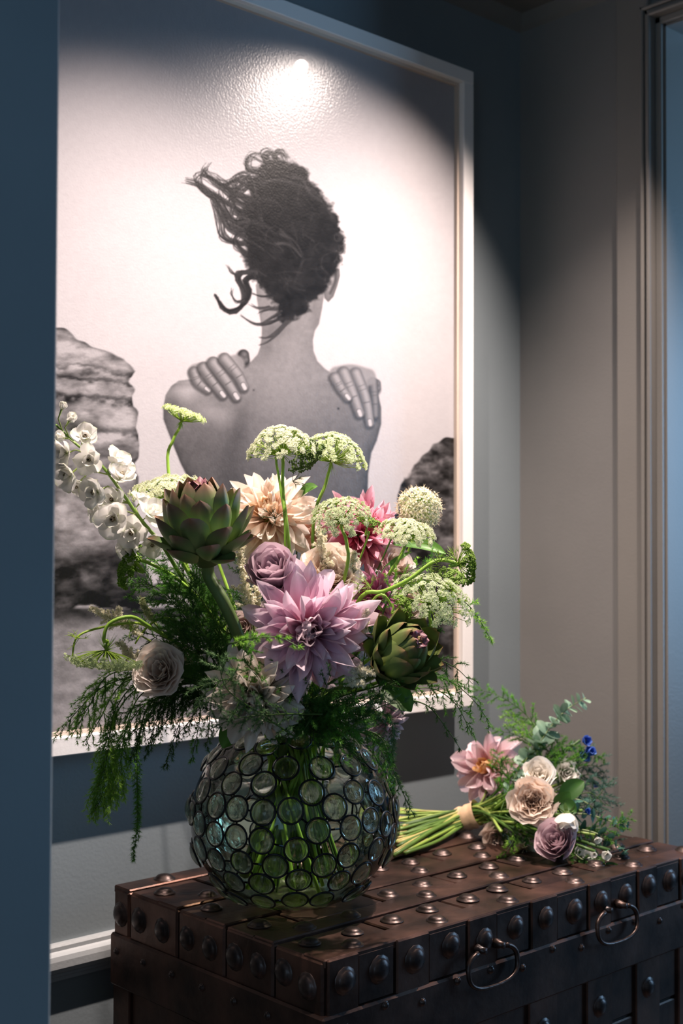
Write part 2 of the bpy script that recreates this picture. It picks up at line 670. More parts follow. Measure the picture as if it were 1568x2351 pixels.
def poly_mask(pts, soft=2.0, rough=None):
    """coverage of a polygon with soft edge; returns window, mask"""
    pts = np.asarray(pts, float)
    w = win(pts, soft*3+(6 if rough is not None else 0))
    X, Y = xx[w].copy(), yy[w].copy()
    if rough is not None:
        X += (rough[w]-0.5)*34
        Y += (np.roll(rough, 211, 1)[w]-0.5)*34
    ins = np.zeros(X.shape, bool)
    d2 = np.full(X.shape, 1e9, np.float32)
    n = len(pts)
    for i in range(n):
        ax, ay = pts[i]
        bx, by = pts[(i+1) % n]
        cond = (ay > Y) != (by > Y)
        if by != ay:
            ins ^= cond & (X < (bx-ax)*(Y-ay)/(by-ay)+ax)
        L = (bx-ax)**2+(by-ay)**2+1e-9
        t = np.clip(((X-ax)*(bx-ax)+(Y-ay)*(by-ay))/L, 0, 1)
        d2 = np.minimum(d2, (X-ax-t*(bx-ax))**2+(Y-ay-t*(by-ay))**2)
    sd = np.sqrt(d2)*np.where(ins, 1, -1)
    return w, np.clip(sd/(2*soft)+0.5, 0, 1), sd


def stroke(pts, r0, r1, val, alpha=1.0, soft=1.0):
    pts = spline(pts, 14) if len(pts) > 2 else np.asarray(pts, float)
    w = win(pts, max(r0, r1)+soft*2)
    X, Y = xx[w], yy[w]
    if X.size == 0:
        return
    best = np.full(X.shape, -1e9, np.float32)
    n = len(pts)
    for i in range(n-1):
        ax, ay = pts[i]
        bx, by = pts[i+1]
        L = (bx-ax)**2+(by-ay)**2+1e-9
        t = np.clip(((X-ax)*(bx-ax)+(Y-ay)*(by-ay))/L, 0, 1)
        d = np.sqrt((X-ax-t*(bx-ax))**2+(Y-ay-t*(by-ay))**2)
        best = np.maximum(best, r0+(r1-r0)*(i+t)/(n-1)-d)
    m = np.clip(best/(2*soft)+0.5, 0, 1)*alpha
    G[w] = G[w]*(1-m)+val*m


def blob(cx, cy, rx, ry, val, alpha, ang=0.0, mask=None):
    c, s_ = math.cos(ang), math.sin(ang)
    R = max(rx, ry)*2.4
    w = win([(cx-R, cy-R), (cx+R, cy+R)], 0)
    X, Y = xx[w]-cx, yy[w]-cy
    g = np.exp(-(((X*c+Y*s_)/rx)**2+((-X*s_+Y*c)/ry)**2))*alpha
    if mask is not None:
        g = g*mask[w]
    G[w] = G[w]*(1-g)+val*g


def K(*pts):
    return [(340+x/2.703, 300+y/2.703) for x, y in pts]


n1 = vnoise(60, 26, 5, 1)
n2 = vnoise(9, 9, 3, 2)
n3 = vnoise(26, 18, 4, 3)
n5 = vnoise(44, 34, 2, 5)
n4 = vnoise(300, 200, 3, 4)
G = (0.85+0.05*(n4-0.5)-0.10*np.clip((220-yy)/260, 0, 1)).astype(np.float32)
# ground
gm = np.clip((yy-1392)/8, 0, 1)
gr = 0.66+0.30*(n3-0.5)+0.25*(n1-0.5)-0.42*np.exp(-((yy-1402)/26)**2)
gr = gr*np.where(xx > 560, 0.78, 1.0)
G = G*(1-gm)+gr*gm
# rocks on the left, in rough ledges
w, mk, sd = poly_mask([(80, 740), (150, 757), (176, 772), (205, 795), (240, 806), (284, 830), (298, 850), (291, 872), (302, 905), (300, 940),
                       (308, 962), (301, 985), (313, 1030), (307, 1060), (312, 1150), (322, 1250), (334, 1330), (380, 1352), (386, 1396), (80, 1396)], 2.0, n5)
X, Y = xx[w], yy[w]
lum = 0.60+0.75*(n1[w]-0.5)+0.35*(n3[w]-0.5)
for y0, a, t in ((845, .22, 7), (868, .25, 6), (912, .34, 9), (985, .24, 10), (1040, .15, 9), (1120, .20, 14), (1300, .30, 40), (1375, .35, 30)):
    lum -= a*np.exp(-((Y-y0-(X-200)*0.12+(n3[w]-0.5)*36)/t)**2)
lum -= 0.18*np.clip((Y-1180)/180, 0, 1)
lum -= 0.12*np.clip((12-sd)/12, 0, 1)
G[w] = G[w]*(1-mk)+np.clip(lum, .10, .78)*mk
# rocks on the right
w, mk, sd = poly_mask([(912, 1150), (925, 1105), (948, 1086), (955, 1060), (975, 1040), (1000, 1026), (1030, 1010), (1062, 1006), (1110, 1000),
                       (1110, 1540), (760, 1540), (840, 1400), (905, 1300)], 2.0, n5)
lum = 0.27+0.85*(n3[w]-0.5)+0.45*(n1[w]-0.5)
lum -= 0.12*np.clip((yy[w]-1330)/60, 0, 1)
G[w] = G[w]*(1-mk)+np.clip(lum, .07, .6)*mk
# the back
body = K((705, 1270), (697, 1340), (680, 1388), (640, 1432), (560, 1480), (420, 1530), (250, 1545), (190, 1552), (145, 1585), (110, 1640), (95, 1720),
         (95, 1790), (120, 1860), (160, 1960), (200, 2060), (240, 2140), (280, 2240), (310, 2330), (330, 2600), (340, 3400), (1330, 3400), (1350, 2600), (1360, 2325),
         (1365, 2130), (1385, 2000), (1420, 1920), (1446, 1820), (1446, 1720), (1430, 1650), (1350, 1600), (1200, 1540), (1100, 1480), (1050, 1430),
         (1026, 1365), (1022, 1300), (1035, 1240), (1060, 1200), (1080, 1100), (1095, 1000), (1000, 900), (700, 900), (668, 960), (676, 1050), (692, 1150), (706, 1225))
w, mk, sd = poly_mask(body, 1.6)
X, Y = xx[w], yy[w]
lum = 0.56-0.17*np.clip((Y-860)/260, 0, 1)+0.05*(n2[w]-0.5)+0.03*(n3[w]-0.5)
lum -= 0.13*np.exp(-sd/16)*(Y > 880)+0.05*np.exp(-sd/7)
G[w] = G[w]*(1-mk)+lum*mk
BM = np.zeros((BH, BW), np.float32)
BM[w] = mk


def kb(x, y, rx, ry, val, al, ang=0.0):
    px, py = K((x, y))[0]
    blob(px, py, rx/2.703, ry/2.703, val, al, ang, BM)


kb(210, 1625, 150, 60, .80, .75, -0.25)      # lit shoulder cap
kb(420, 1760, 140, 60, .70, .6, 0.35)
kb(150, 1700, 60, 90, .30, .55)
kb(330, 1980, 190, 150, .36, .5)
kb(560, 1870, 60, 170, .30, .6, 0.25)
kb(520, 2160, 90, 190, .27, .55)
kb(860, 1640, 190, 190, .62, .45)
kb(900, 1300, 60, 170, .64, .35)
kb(1240, 1900, 120, 160, .40, .35)
kb(1000, 2100, 220, 220, .41, .4)
kb(740, 1330, 45, 90, .40, .45)
kb(1040, 1130, 30, 120, .45, .5)
kb(800, 1230, 100, 60, .38, .45)
kb(1180, 1725, 7, 7, .12, .9)
kb(655, 1610, 6, 6, .2, .7)
# sliver of cheek, and the ear
w, mk, sd = poly_mask(K((585, 740), (640, 730), (650, 860), (612, 830), (596, 790)), 1.5)
G[w] = G[w]*(1-mk)+.66*mk
w, mk, sd = poly_mask(K((1120, 900), (1160, 850), (1188, 860), (1190, 900), (1175, 960), (1150, 1030), (1118, 1064), (1095, 1040), (1090, 1000)), 1.5)
G[w] = G[w]*(1-mk)+(.50-.15*np.exp(-sd/4))*mk
stroke(K((1165, 880), (1160, 940), (1130, 1010)), 3.5, 2.5, .25, .7, 2)
stroke(K((1140, 920), (1115, 985)), 4, 3, .72, .6, 3)


def finger(pts, r0, r1, nail=True, tone=.58):
    pts = K(*pts)
    r0, r1 = r0/2.703, r1/2.703
    sh = [(x-2.5, y+3.5) for x, y in pts]
    stroke(sh, r0+2.0, r1+3.0, .16, .55, 3)
    stroke(pts, r0, r1, tone-.16, 1, 1.5)
    stroke([(x+1.5, y-1) for x, y in pts], r0*.70, r1*.70, tone+.02, .8, 3)
    stroke([(x+2.5, y-1.5) for x, y in pts], r0*.35, r1*.35, tone+.14, .7, 3)
    P_ = spline(pts, 12)
    for q in (0.36, 0.40, 0.66, 0.70):
        i = int(q*(len(P_)-2))
        t = nrm(P_[i+1]-P_[i])
        nn = np.array([-t[1], t[0]])
        rr = (r0+(r1-r0)*q)*.6
        stroke([P_[i]-nn*rr, P_[i]+nn*rr], 1.0, 1.0, .30, .45, 1.2)
    if nail:
        t = nrm(P_[-1]-P_[-3])
        e = P_[-1]+t*r1*.15
        stroke([e-t*r1*.75, e+t*r1*.15], r1*.58, r1*.55, .30, .8, 1)
        stroke([e-t*r1*.72, e+t*r1*.20], r1*.46, r1*.44, .84, 1, 1)


finger([(592, 1392), (600, 1425)], 34, 30, False, .36)
stroke(K((300, 1500), (420, 1480), (540, 1450)), 20, 22, .60, .9, 3)
finger([(287, 1495), (310, 1560), (372, 1606)], 32, 23)
finger([(345, 1470), (405, 1560), (466, 1638)], 36, 26)
finger([(405, 1440), (485, 1550), (550, 1650)], 38, 28)
finger([(475, 1415), (555, 1510), (597, 1590)], 37, 27)
finger([(1415, 1570), (1420, 1600)], 28, 24, False, .46)
finger([(1395, 1560), (1405, 1680), (1408, 1770)], 30, 20, False, .46)
stroke(K((1170, 1510), (1260, 1500), (1360, 1530)), 17, 20, .58, .9, 3)
finger([(1290, 1505), (1350, 1660), (1378, 1815)], 36, 25)
finger([(1215, 1500), (1270, 1630), (1315, 1755)], 37, 27)
finger([(1160, 1530), (1200, 1600), (1242, 1655)], 32, 25)
# hair: dark mass, then strands
hm = K((690, 235), (740, 185), (800, 152), (860, 168), (930, 200), (990, 250), (1030, 330), (1070, 390), (1120, 450), (1160, 500), (1185, 560), (1190, 640), (1205, 665),
       (1205, 720), (1190, 760), (1195, 810), (1178, 842), (1150, 868), (1132, 930), (1092, 990), (1050, 1045), (1020, 1085), (980, 1120), (930, 1160), (880, 1190),
       (840, 1198), (800, 1160), (775, 1090), (740, 1040), (715, 990), (680, 952), (640, 930), (615, 860), (612, 790), (590, 730), (570, 650), (565, 560),
       (590, 480), (610, 420), (640, 350), (670, 290))
w, mk, sd = poly_mask(hm, 5.0, n3)
lum = .12+.10*(n3[w]-.5)+.05*np.exp(-sd/14)
G[w] = G[w]*(1-mk)+lum*mk
HM = np.zeros((BH, BW), np.float32)
HM[w] = np.clip(sd/8, 0, 1)
guides = [[(660, 380), (560, 300), (480, 335), (400, 292), (340, 270), (360, 225)], [(620, 450), (520, 380), (430, 340), (370, 290), (350, 258)],
          [(610, 520), (500, 450), (400, 390), (320, 340), (250, 310)], [(610, 600), (500, 540), (440, 440), (380, 400), (330, 350), (312, 285), (350, 262)],
          [(600, 660), (500, 600), (450, 520), (420, 440), (400, 400)], [(600, 700), (500, 680), (465, 640), (455, 570), (430, 480), (420, 380)],
          [(660, 400), (640, 290), (580, 280), (545, 320), (560, 400)], [(720, 280), (650, 250), (612, 230), (615, 180), (660, 155), (720, 190)],
          [(740, 220), (718, 160), (760, 135), (795, 180)], [(800, 190), (790, 145), (830, 130), (865, 175)],
          [(620, 560), (550, 500), (530, 420), (560, 340), (640, 290)], [(600, 760), (540, 700), (545, 650), (600, 600)],
          [(640, 480), (560, 450), (480, 390), (410, 310)], [(620, 560), (540, 560), (490, 510), (440, 400)], [(600, 620), (540, 600), (520, 540), (540, 470)],
          [(690, 300), (640, 310), (600, 360), (540, 370), (470, 330)], [(640, 430), (580, 400), (540, 400), (500, 440)]]
for gpt in guides:
    for k in range(13):
        j = prng.normal(0, 17, 2)
        pts = K(*[(x+j[0]*(.4+.6*i/len(gpt))+prng.normal(0, 5), y+j[1]*(.4+.6*i/len(gpt))+prng.normal(0, 5)) for i, (x, y) in enumerate(gpt)])
        stroke(pts, prng.uniform(1.2, 3.0), prng.uniform(.3, .9), prng.uniform(.10, .26), prng.uniform(.4, .85), 0.8)
low = [[(660, 880), (575, 880), (560, 930), (590, 990), (600, 1050), (560, 1110), (510, 1130), (450, 1090), (420, 1020)],
       [(650, 900), (600, 930), (625, 1000), (600, 1070), (540, 1112), (480, 1112), (440, 1060)]]
for gpt in low:
    for k in range(9):
        pts = K(*[(x+prng.normal(0, 7), y+prng.normal(0, 7)) for x, y in gpt])
        stroke(pts, prng.uniform(3.5, 6.0), prng.uniform(.5, 1.5), prng.uniform(.14, .26), .8, 0.8)
for gpt in ([(610, 1060), (550, 1060), (520, 1020), (518, 985)], [(770, 1030), (700, 1025), (640, 1015)], [(750, 1090), (690, 1100), (630, 1080)],
            [(830, 1160), (740, 1190), (660, 1200), (580, 1150)], [(860, 1180), (790, 1250), (740, 1285), (690, 1290)], [(870, 1190), (800, 1265), (740, 1312), (690, 1332)],
            [(800, 1100), (730, 1120), (690, 1130)], [(560, 900), (520, 880), (490, 840)], [(820, 1130), (760, 1170), (720, 1190)]):
    for k in range(4):
        pts = K(*[(x+prng.normal(0, 7), y+prng.normal(0, 7)) for x, y in gpt])
        stroke(pts, prng.uniform(1.4, 3.0), .4, prng.uniform(.14, .3), .75, 0.8)
keep = G.copy()
for k in range(330):         # strands inside the mass, sweeping to the upper left
    x0, y0 = prng.uniform(560, 1200), prng.uniform(170, 1180)
    a = math.pi*(1.0+0.25*math.sin(x0/170)+0.22*math.cos(y0/150))+prng.normal(0, .35)
    L = prng.uniform(70, 190)
    bnd = prng.normal(0, .5)
    pts = [(x0, y0)]
    for q in range(3):
        a += bnd
        pts.append((pts[-1][0]+math.cos(a)*L/3, pts[-1][1]-math.sin(a-math.pi)*-L/3*0.9-L*.08))
    stroke(K(*pts), prng.uniform(.8, 2.2), .4, prng.choice([.07, .10, .12, .20, .24, .28]), prng.uniform(.2, .5), 1.6)
for gpt, v in (([(700, 330), (800, 305), (920, 340), (1020, 372), (1100, 450), (1150, 560)], .42), ([(820, 630), (900, 690), (950, 785)], .45),
               ([(800, 695), (880, 715), (945, 785)], .46), ([(900, 285), (960, 305), (1010, 380), (1080, 440)], .45), ([(650, 560), (720, 590), (800, 650)], .36),
               ([(1000, 250), (1040, 330), (1100, 420), (1160, 500)], .40), ([(960, 800), (930, 880), (900, 960)], .33), ([(700, 420), (780, 430), (850, 480)], .35)):
    for k in range(5):
        stroke(K(*[(x+prng.normal(0, 8), y+prng.normal(0, 8)) for x, y in gpt]), 2.0, .6, v-.12, .28, 1.8)
G = keep*(1-HM)+G*HM
for k in range(10):          # small curls at the right of the head
    cx, cy = prng.uniform(1165, 1200), prng.uniform(640, 840)
    r = prng.uniform(10, 24)
    a0 = prng.uniform(0, 6)
    stroke(K(*[(cx+r*math.cos(a0+t), cy+r*1.2*math.sin(a0+t)) for t in np.linspace(0, 4, 6)]), 2.4, .8, .2, .85, .8)
G = np.clip((G+(n2-.5)*.03)*.775, .04, .95)

xs = np.concatenate([np.linspace(PX0, 0.96, 12, endpoint=False), np.linspace(0.96, 1.20, 120, endpoint=False), np.linspace(1.20, 1.70, 380, endpoint=False), np.linspace(1.70, PX1, 85)])
zs = np.concatenate([np.linspace(PZ0, 1.40, 190, endpoint=False), np.linspace(1.40, 1.98, 480, endpoint=False), np.linspace(1.98, PZ1, 22)])
PY = FYF+0.020
gx, gz = np.meshgrid(xs, zs)
Pp = np.stack([gx, np.full_like(gx, PY), gz], -1)
q = Pp-CAM
dd = q @ FW
ui = np.clip(784+F_PX*(q @ RT)/dd-BX0, 0, BW-1.01)
vi = np.clip(1175.5-F_PX*(q @ UP)/dd-BY0, 0, BH-1.01)
iu, iv = ui.astype(int), vi.astype(int)
tu, tv = ui-iu, vi-iv
g = (G[iv, iu]*(1-tu)+G[iv, iu+1]*tu)*(1-tv)+(G[iv+1, iu]*(1-tu)+G[iv+1, iu+1]*tu)*tv
gl_ = np.where(g <= .04045, g/12.92, ((g+.055)/1.055)**2.4)
cc = gl_[..., None]*np.array([1.0, .95, .985])
m, nt, b, _ = new_mat('photo_print')
a_ = nt.nodes.new('ShaderNodeAttribute')
a_.attribute_name = 'col'
nt.links.new(a_.outputs['Color'], b.inputs['Base Color'])
b.inputs['Roughness'].default_value = 0.23
b.inputs['Specular IOR Level'].default_value = 0.40
b.inputs['Coat Weight'].default_value = 0.22
b.inputs['Coat Roughness'].default_value = 0.03
tc = nt.nodes.new('ShaderNodeTexCoord')
no = nt.nodes.new('ShaderNodeTexNoise')
no.inputs['Scale'].default_value = 260
no.inputs['Detail'].default_value = 2
nt.links.new(tc.outputs['Object'], no.inputs['Vector'])
bump(nt, no.outputs['Fac'], b, 0.35, 0.0008)
M['print'] = m
mb = MB()
mb.grid(Pp[::, ::-1] if False else Pp, cc)
mb.build('print', M['print'], pic, smooth=True, label='black and white print of a bare back, hands over the shoulders, rocks behind')

# ---------------------------------------------------------------- the iron-bound chest
TX0, TX1, TY0, TY1, TZ = 1.057, 1.907, 1.177, 1.646, 0.743
chest = thing('iron_bound_chest', 'dark brown studded chest wrapped in riveted iron straps with ring handles', 'chest',
              Matrix.Translation(((TX0+TX1)/2, (TY0+TY1)/2, 0)))
LZ = 0.672          # bottom of the lid
mb = MB()
mb.bevel_box((TX0+.006, TY0+.006, LZ), (TX1-.006, TY1-.006, TZ-.006), .006)
mb.build('lid_core', M['core'], chest, smooth=False)


def dome(r, h, n=12):
    m_ = MB()
    m_.lathe([(r*1.28, 0.0), (r*1.22, h*.16), (r*1.05, h*.20), (r*.96, h*.5), (r*.72, h*.82), (r*.38, h*.97), (0.0005, h)], n)
    return m_


RIV = dome(.0130, .0072).mesh('rivet', M['rivet'])
RIVS = dome(.0042, .0035, 8).mesh('stud', M['rivet'])


def clear_of_vase(x, y):
    return math.hypot(x-1.198, y-1.405) > .105


def put(name, me, p, nrmv, sc=1.0, parent=None, **kw):
    Mx = mat4(frame_from(nrmv) @ np.diag([sc, sc, sc]), p)
    return link(name, me, parent, ROOTM[parent.name].inverted() @ Mx, **kw)


ROWY = [TY0, 1.272, 1.374, 1.482, 1.603, TY1]
r_ = np.random.default_rng(3)
GAP = .0028
for i in range(5):
    y0, y1 = ROWY[i], ROWY[i+1]
    ys = y0+(y1-y0)*(.42 if i < 4 else 1.0)      # front lane: one long strap, back lane: short plates
    mb = MB()
    mb.bevel_box((TX0-.001, y0+(GAP if i else -.001), TZ-.010), (TX1+.001, ys-.0004-(0 if i < 4 else -.001), TZ+.0012), .0018)
    mb.build('long_strap', M['strap'], chest, smooth=False)
    if i == 4:
        for x in np.arange(TX0+.075, TX1-.02, .17):
            put('rivet', RIV, (x, (y0+y1)/2+r_.normal(0, .002), TZ+.0012), (0, 0, 1), r_.uniform(.92, 1.05), chest)
        continue
    cuts = [TX0]+[x for x in np.arange(TX0+(.075 if i % 2 else .15)+.012*i, TX1-.03, .152)]+[TX1]
    for a, b_ in zip(cuts[:-1], cuts[1:]):
        mb = MB()
        mb.bevel_box((a+GAP if a > TX0 else a-.001, ys+.0004, TZ-.010), (b_-GAP if b_ < TX1 else b_+.001, y1-GAP, TZ-.0004+r_.uniform(-.0008, .0010)), .0018)
        mb.build('plate', M['plate'] if r_.random() < .5 else M['strap'], chest, smooth=False)
        for s_ in (.032, .105):
            if a+s_ < b_-.012 and clear_of_vase(a+s_, (ys+y1)/2):
                put('rivet', RIV, (a+s_+r_.normal(0, .003), (ys+y1)/2+r_.normal(0, .003), TZ+.0004), (0, 0, 1), r_.uniform(.9, 1.05), chest)
        if a+.066 < b_-.012 and clear_of_vase(a+.07, (y0+ys)/2):
            put('rivet', RIV, (a+.070+r_.normal(0, .004), (y0+ys)/2+.002, TZ+.0012), (0, 0, 1), r_.uniform(.9, 1.05), chest)
# lid sides: folded straps with two rivets each
FXC = [TX0, 1.176, 1.314, 1.448, 1.584, 1.711, 1.83, TX1]
for i in range(len(FXC)-1):
    a, b_ = FXC[i], FXC[i+1]
    mid = a+(b_-a)*.46
    mb = MB()
    mb.bevel_box((a+GAP, TY0-.004, LZ), (mid, TY0+.010, TZ+.0005), .002)
    mb.build('front_strap', M['strap'], chest, smooth=False)
    mb = MB()
    mb.bevel_box((mid+.0004, TY0-.0015, LZ+.004), (b_, TY0+.010, TZ-.003), .002)
    mb.build('front_plate', M['plate'], chest, smooth=False)
    for x, dy in ((a+(b_-a)*.26, -.004), (a+(b_-a)*.78, -.0015)):
        put('rivet', RIV, (x, TY0+dy, (LZ+TZ)/2+.006+r_.normal(0, .002)), (0, -1, 0), r_.uniform(1.0, 1.18), chest)
for i in range(5):
    y0, y1 = ROWY[i], ROWY[i+1]
    mb = MB()
    mb.bevel_box((TX0-.003, y0+.001, LZ), (TX0+.010, y1-GAP, TZ-.002), .003)
    mb.build('end_strap', M['strap'], chest, smooth=False)
    for t in ((.3, .78) if i < 4 else (.5,)):
        put('rivet', RIV, (TX0-.003, y0+(y1-y0)*t, (LZ+TZ)/2+r_.normal(0, .002)), (-1, 0, 0), r_.uniform(1.0, 1.15), chest)
    mb = MB()
    mb.bevel_box((TX1-.010, y0+.001, LZ), (TX1+.003, y1-GAP, TZ-.002), .003)
    mb.build('end_strap', M['strap'], chest, smooth=False)
# rim band under the lid, bulging a little
RZ = 0.600
mb = MB()
mb.bevel_box((TX0-.008, TY0-.007, RZ), (TX1+.008, TY1, LZ+.004), .003)
mb.build('rim_band', M['plate'], chest, smooth=False)
for x in np.arange(TX0+.03, TX1, .068):
    put('stud', RIVS, (x, TY0-.007, LZ-.016+.012*(int(x*100) % 2)), (0, -1, 0), 1.1, chest)
for y in np.arange(TY0+.03, TY1, .07):
    put('stud', RIVS, (TX0-.008, y, LZ-.02), (-1, 0, 0), 1.1, chest)
# body: planked core, upright straps
mb = MB()
mb.bevel_box((TX0+.006, TY0+.008, .03), (TX1-.006, TY1-.004, RZ), .003)
mb.build('body_core', M['core'], chest, smooth=False)
for k in range(7):
    z1 = RZ-.002-k*.080
    z0 = z1-.076
    if z0 < .03:
        break
    mb = MB()
    mb.bevel_box((TX0+.004, TY0+.004, z0), (TX1-.004, TY0+.012, z1), .002)
    mb.build('front_board', M['plate'], chest, smooth=False)
    mb = MB()
    mb.bevel_box((TX0+.003, TY0+.012, z0), (TX0+.012, TY1-.006, z1), .002)
    mb.build('end_board', M['plate'], chest, smooth=False)
for k, x in enumerate(FXC[:-1]):
    mb = MB()
    mb.bevel_box((x+(.001 if k else -.002), TY0-.001, .03), (x+.066, TY0+.010, RZ), .002)
    mb.build('upright_strap', M['strap'], chest, smooth=False)
    for z in (.555, .47, .385, .30, .215):
        put('rivet', RIV, (x+.033, TY0-.001, z), (0, -1, 0), 1.0, chest)
for k, y in enumerate((TY0, TY0+.19, TY1-.045)):
    mb = MB()
    mb.bevel_box((TX0-.002, y+.001, .03), (TX0+.010, y+.045, RZ), .002)
    mb.build('upright_strap', M['strap'], chest, smooth=False)
mb = MB()
for a, b_ in ((TX0, TY0), (TX1-.06, TY0), (TX0, TY1-.06), (TX1-.06, TY1-.06)):
    mb.bevel_box((a, b_, 0), (a+.06, b_+.06, .032), .004)
mb.build('feet', M['core'], chest, smooth=False)


def ring_handle(c, right, down, out, wd=.062, ht=.047):
    """rounded ring hanging from two eye bolts"""
    c, right, down, out = (np.asarray(q_, float) for q_ in (c, right, down, out))
    h = link('ring_handle', None, chest, ROOTM[chest.name].inverted() @ mat4(np.eye(3), c))
    h['label'] = 'rusty iron ring handle'
    m_ = MB()
    pts, rr = [], []
    for t in np.linspace(.075, .925, 36):
        a = math.pi*2*t-math.pi/2
        ex = 2/2.7
        x = math.copysign(abs(math.cos(a))**ex, math.cos(a))*wd/2
        y = math.copysign(abs(math.sin(a))**ex, math.sin(a))*ht/2
        pts.append(c+right*x+down*(y+ht*.5)+out*(.010+.006*(y/ht+.5)))
        rr.append(.0032+.0006*math.sin(t*9))
    m_.tube(pts, rr, 8)
    m_.build('ring', M['handle'], h)
    for s_ in (-1, 1):
        m_ = MB()
        p0 = c+right*s_*.019
        m_.tube([p0-out*.004, p0+out*.004, p0+out*.008, p0+out*.0155], [.0075, .0075, .0055, .0050], 6)
        m_.build('eye_bolt', M['handle'], h)


ring_handle((1.352, TY0-.004, .7015), (1, 0, 0), (0, 0, -1), (0, -1, 0), .102, .050)
ring_handle((1.640, TY0-.004, .7020), (1, 0, 0), (0, 0, -1), (0, -1, 0), .102, .050)
ring_handle((TX0-.004, 1.47, .565), (0, 1, 0), (0, 0, -1), (-1, 0, 0), .10, .05)

# ---------------------------------------------------------------- the glass vase
VC = at(672, 1888, 1.83)
VC[2] = TZ+.117+.004
VR, VZT, VZB = .1455, .140, .130
vase = thing('jewelled_glass_vase', 'round clear glass vase caged in black wire rings with bulging glass discs', 'vase',
             Matrix.Translation((VC[0], VC[1], TZ+.004)))
prof = []
for t in np.linspace(-math.asin(.117/VZB), math.radians(66), 26):
    prof.append((VR*math.cos(t), math.sin(t)*(VZT if t > 0 else VZB)))
prof = [(0.001, -.117), (.03, -.117)]+prof
prof += [(prof[-1][0]+.004, prof[-1][1]+.010), (prof[-1][0]+.010, prof[-1][1]+.018)]
MOUTH = VC+np.array([0, 0, prof[-1][1]])
mb = MB()
mb.lathe(prof, 48, o=VC)
mb.build('glass_body', M['glass'], vase)
mb = MB()
wz = .047
wp = [(r0*.97, z0*.985) for r0, z0 in prof if z0 < wz]
wp.append((VR*.97*math.sqrt(1-(wz/VZT)**2), wz))
wp.append((.001, wz))
mb.lathe(wp, 40, o=VC)
mb.build('water', M['water'], vase)


def surf(d):
    """point and normal of the vase surface along direction d"""
    d = nrm(d)
    c_ = VZT if d[2] > 0 else VZB
    s_ = 1/math.sqrt((d[0]**2+d[1]**2)/VR**2+d[2]**2/c_**2)
    p = d*s_
    n_ = nrm((p[0]/VR**2, p[1]/VR**2, p[2]/c_**2))
    return VC+p, n_


RC = .0172
cent = []
front = [(515, 340), (305, 365), (480, 190), (395, 170), (280, 275), (205, 510), (390, 465), (600, 470), (290, 610), (425, 630), (180, 730), (280, 795), (420, 815),
         (595, 655), (585, 840), (775, 645), (745, 365), (980, 365), (915, 525), (1065, 620), (955, 775), (815, 900), (675, 1005), (455, 980), (290, 965), (185, 890),
         (405, 1105), (585, 1120), (830, 1095), (995, 1000), (1155, 935), (1170, 755), (1190, 520), (1170, 345), (1335, 525), (1300, 705), (1400, 730), (1335, 895),
         (1240, 1050), (1095, 1100), (980, 1220), (805, 1225), (595, 1235), (1185, 1185), (1290, 310), (1165, 205), (620, 225)]
for fx, fy in front:
    px, py = 400+fx/2.904, 1640+fy/2.904
    dv = nrm(FW+RT*(px-784)/F_PX-UP*(py-1175.5)/F_PX)
    o_ = CAM-VC
    sc_ = np.array([1/VR, 1/VR, 1/(VZT if py < 1890 else VZB)])
    A, B, C_ = (dv*sc_) @ (dv*sc_), 2*(dv*sc_) @ (o_*sc_), (o_*sc_) @ (o_*sc_)-1
    D = B*B-4*A*C_
    if D > 0:
        cent.append(nrm(CAM+dv*(-B-math.sqrt(D))/(2*A)-VC))
row = 0
for el in np.arange(-57, 64, 12.6):
    r0 = VR*math.cos(math.radians(el))
    nn = max(5, int(2*math.pi*r0/.0366))
    for k in range(nn):
        a = 2*math.pi*(k+.5*(row % 2))/nn
        d = np.array([math.cos(a)*math.cos(math.radians(el)), math.sin(a)*math.cos(math.radians(el)), math.sin(math.radians(el))])
        p, _n = surf(d)
        if all(np.linalg.norm(p-surf(e)[0]) > .0325 for e in cent) and p[2] > TZ+.012:
            cent.append(d)
    row += 1
m_ = MB()
a = np.linspace(0, 2*math.pi, 22, endpoint=False)
m_.tube(np.stack([RC*np.cos(a), RC*np.sin(a), np.full_like(a, .0025)], 1), .0015, 6, closed=True)
RING = m_.mesh('wire_ring', M['wire'])
m_ = MB()
m_.lathe([(.0005, -.0030), (RC*.6, -.0028), (RC*.93, -.0012), (RC*.97, .0010), (RC*.90, .0032), (RC*.66, .0058), (RC*.34, .0074), (.0005, .0080)], 18)
LENS = m_.mesh('glass_disc', M['lens'])
for d in cent:
    p, n_ = surf(d)
    sc_ = rng.uniform(.95, 1.03)
    put('wire_ring', RING, p, n_, sc_, vase)
    put('glass_disc', LENS, p+n_*.0012, n_, sc_, vase)
# short wire links between neighbouring rings
S_ = [surf(d) for d in cent]
m_ = MB()
m_.tube([(0, 0, -.5), (0, 0, .5)], .0014, 5)
LINK = m_.mesh('wire_link', M['wire'])
for i in range(len(S_)):
    for j in range(i+1, len(S_)):
        v_ = S_[j][0]-S_[i][0]
        L = np.linalg.norm(v_)
        if RC*1.9 < L < RC*2.75:
            e = v_/L
            o_ = (S_[i][1]+S_[j][1])*.0012
            Mx = mat4(frame_from(e) @ np.diag([1, 1, L-2*RC+.002]), (S_[i][0]+S_[j][0])/2+o_)
            link('wire_link', LINK, vase, ROOTM[vase.name].inverted() @ Mx)

# ---------------------------------------------------------------- plant builders
GREEN_D, GREEN_M, GREEN_L = lin('#2C4A1E'), lin('#557A2C'), lin('#9DBB3E')


def ramp(t, stops):
    t = np.asarray(t, float)
    ks = [s_[0] for s_ in stops]
    cs = np.array([s_[1] for s_ in stops])
    return np.stack([np.interp(t, ks, cs[:, k]) for k in range(3)], -1)


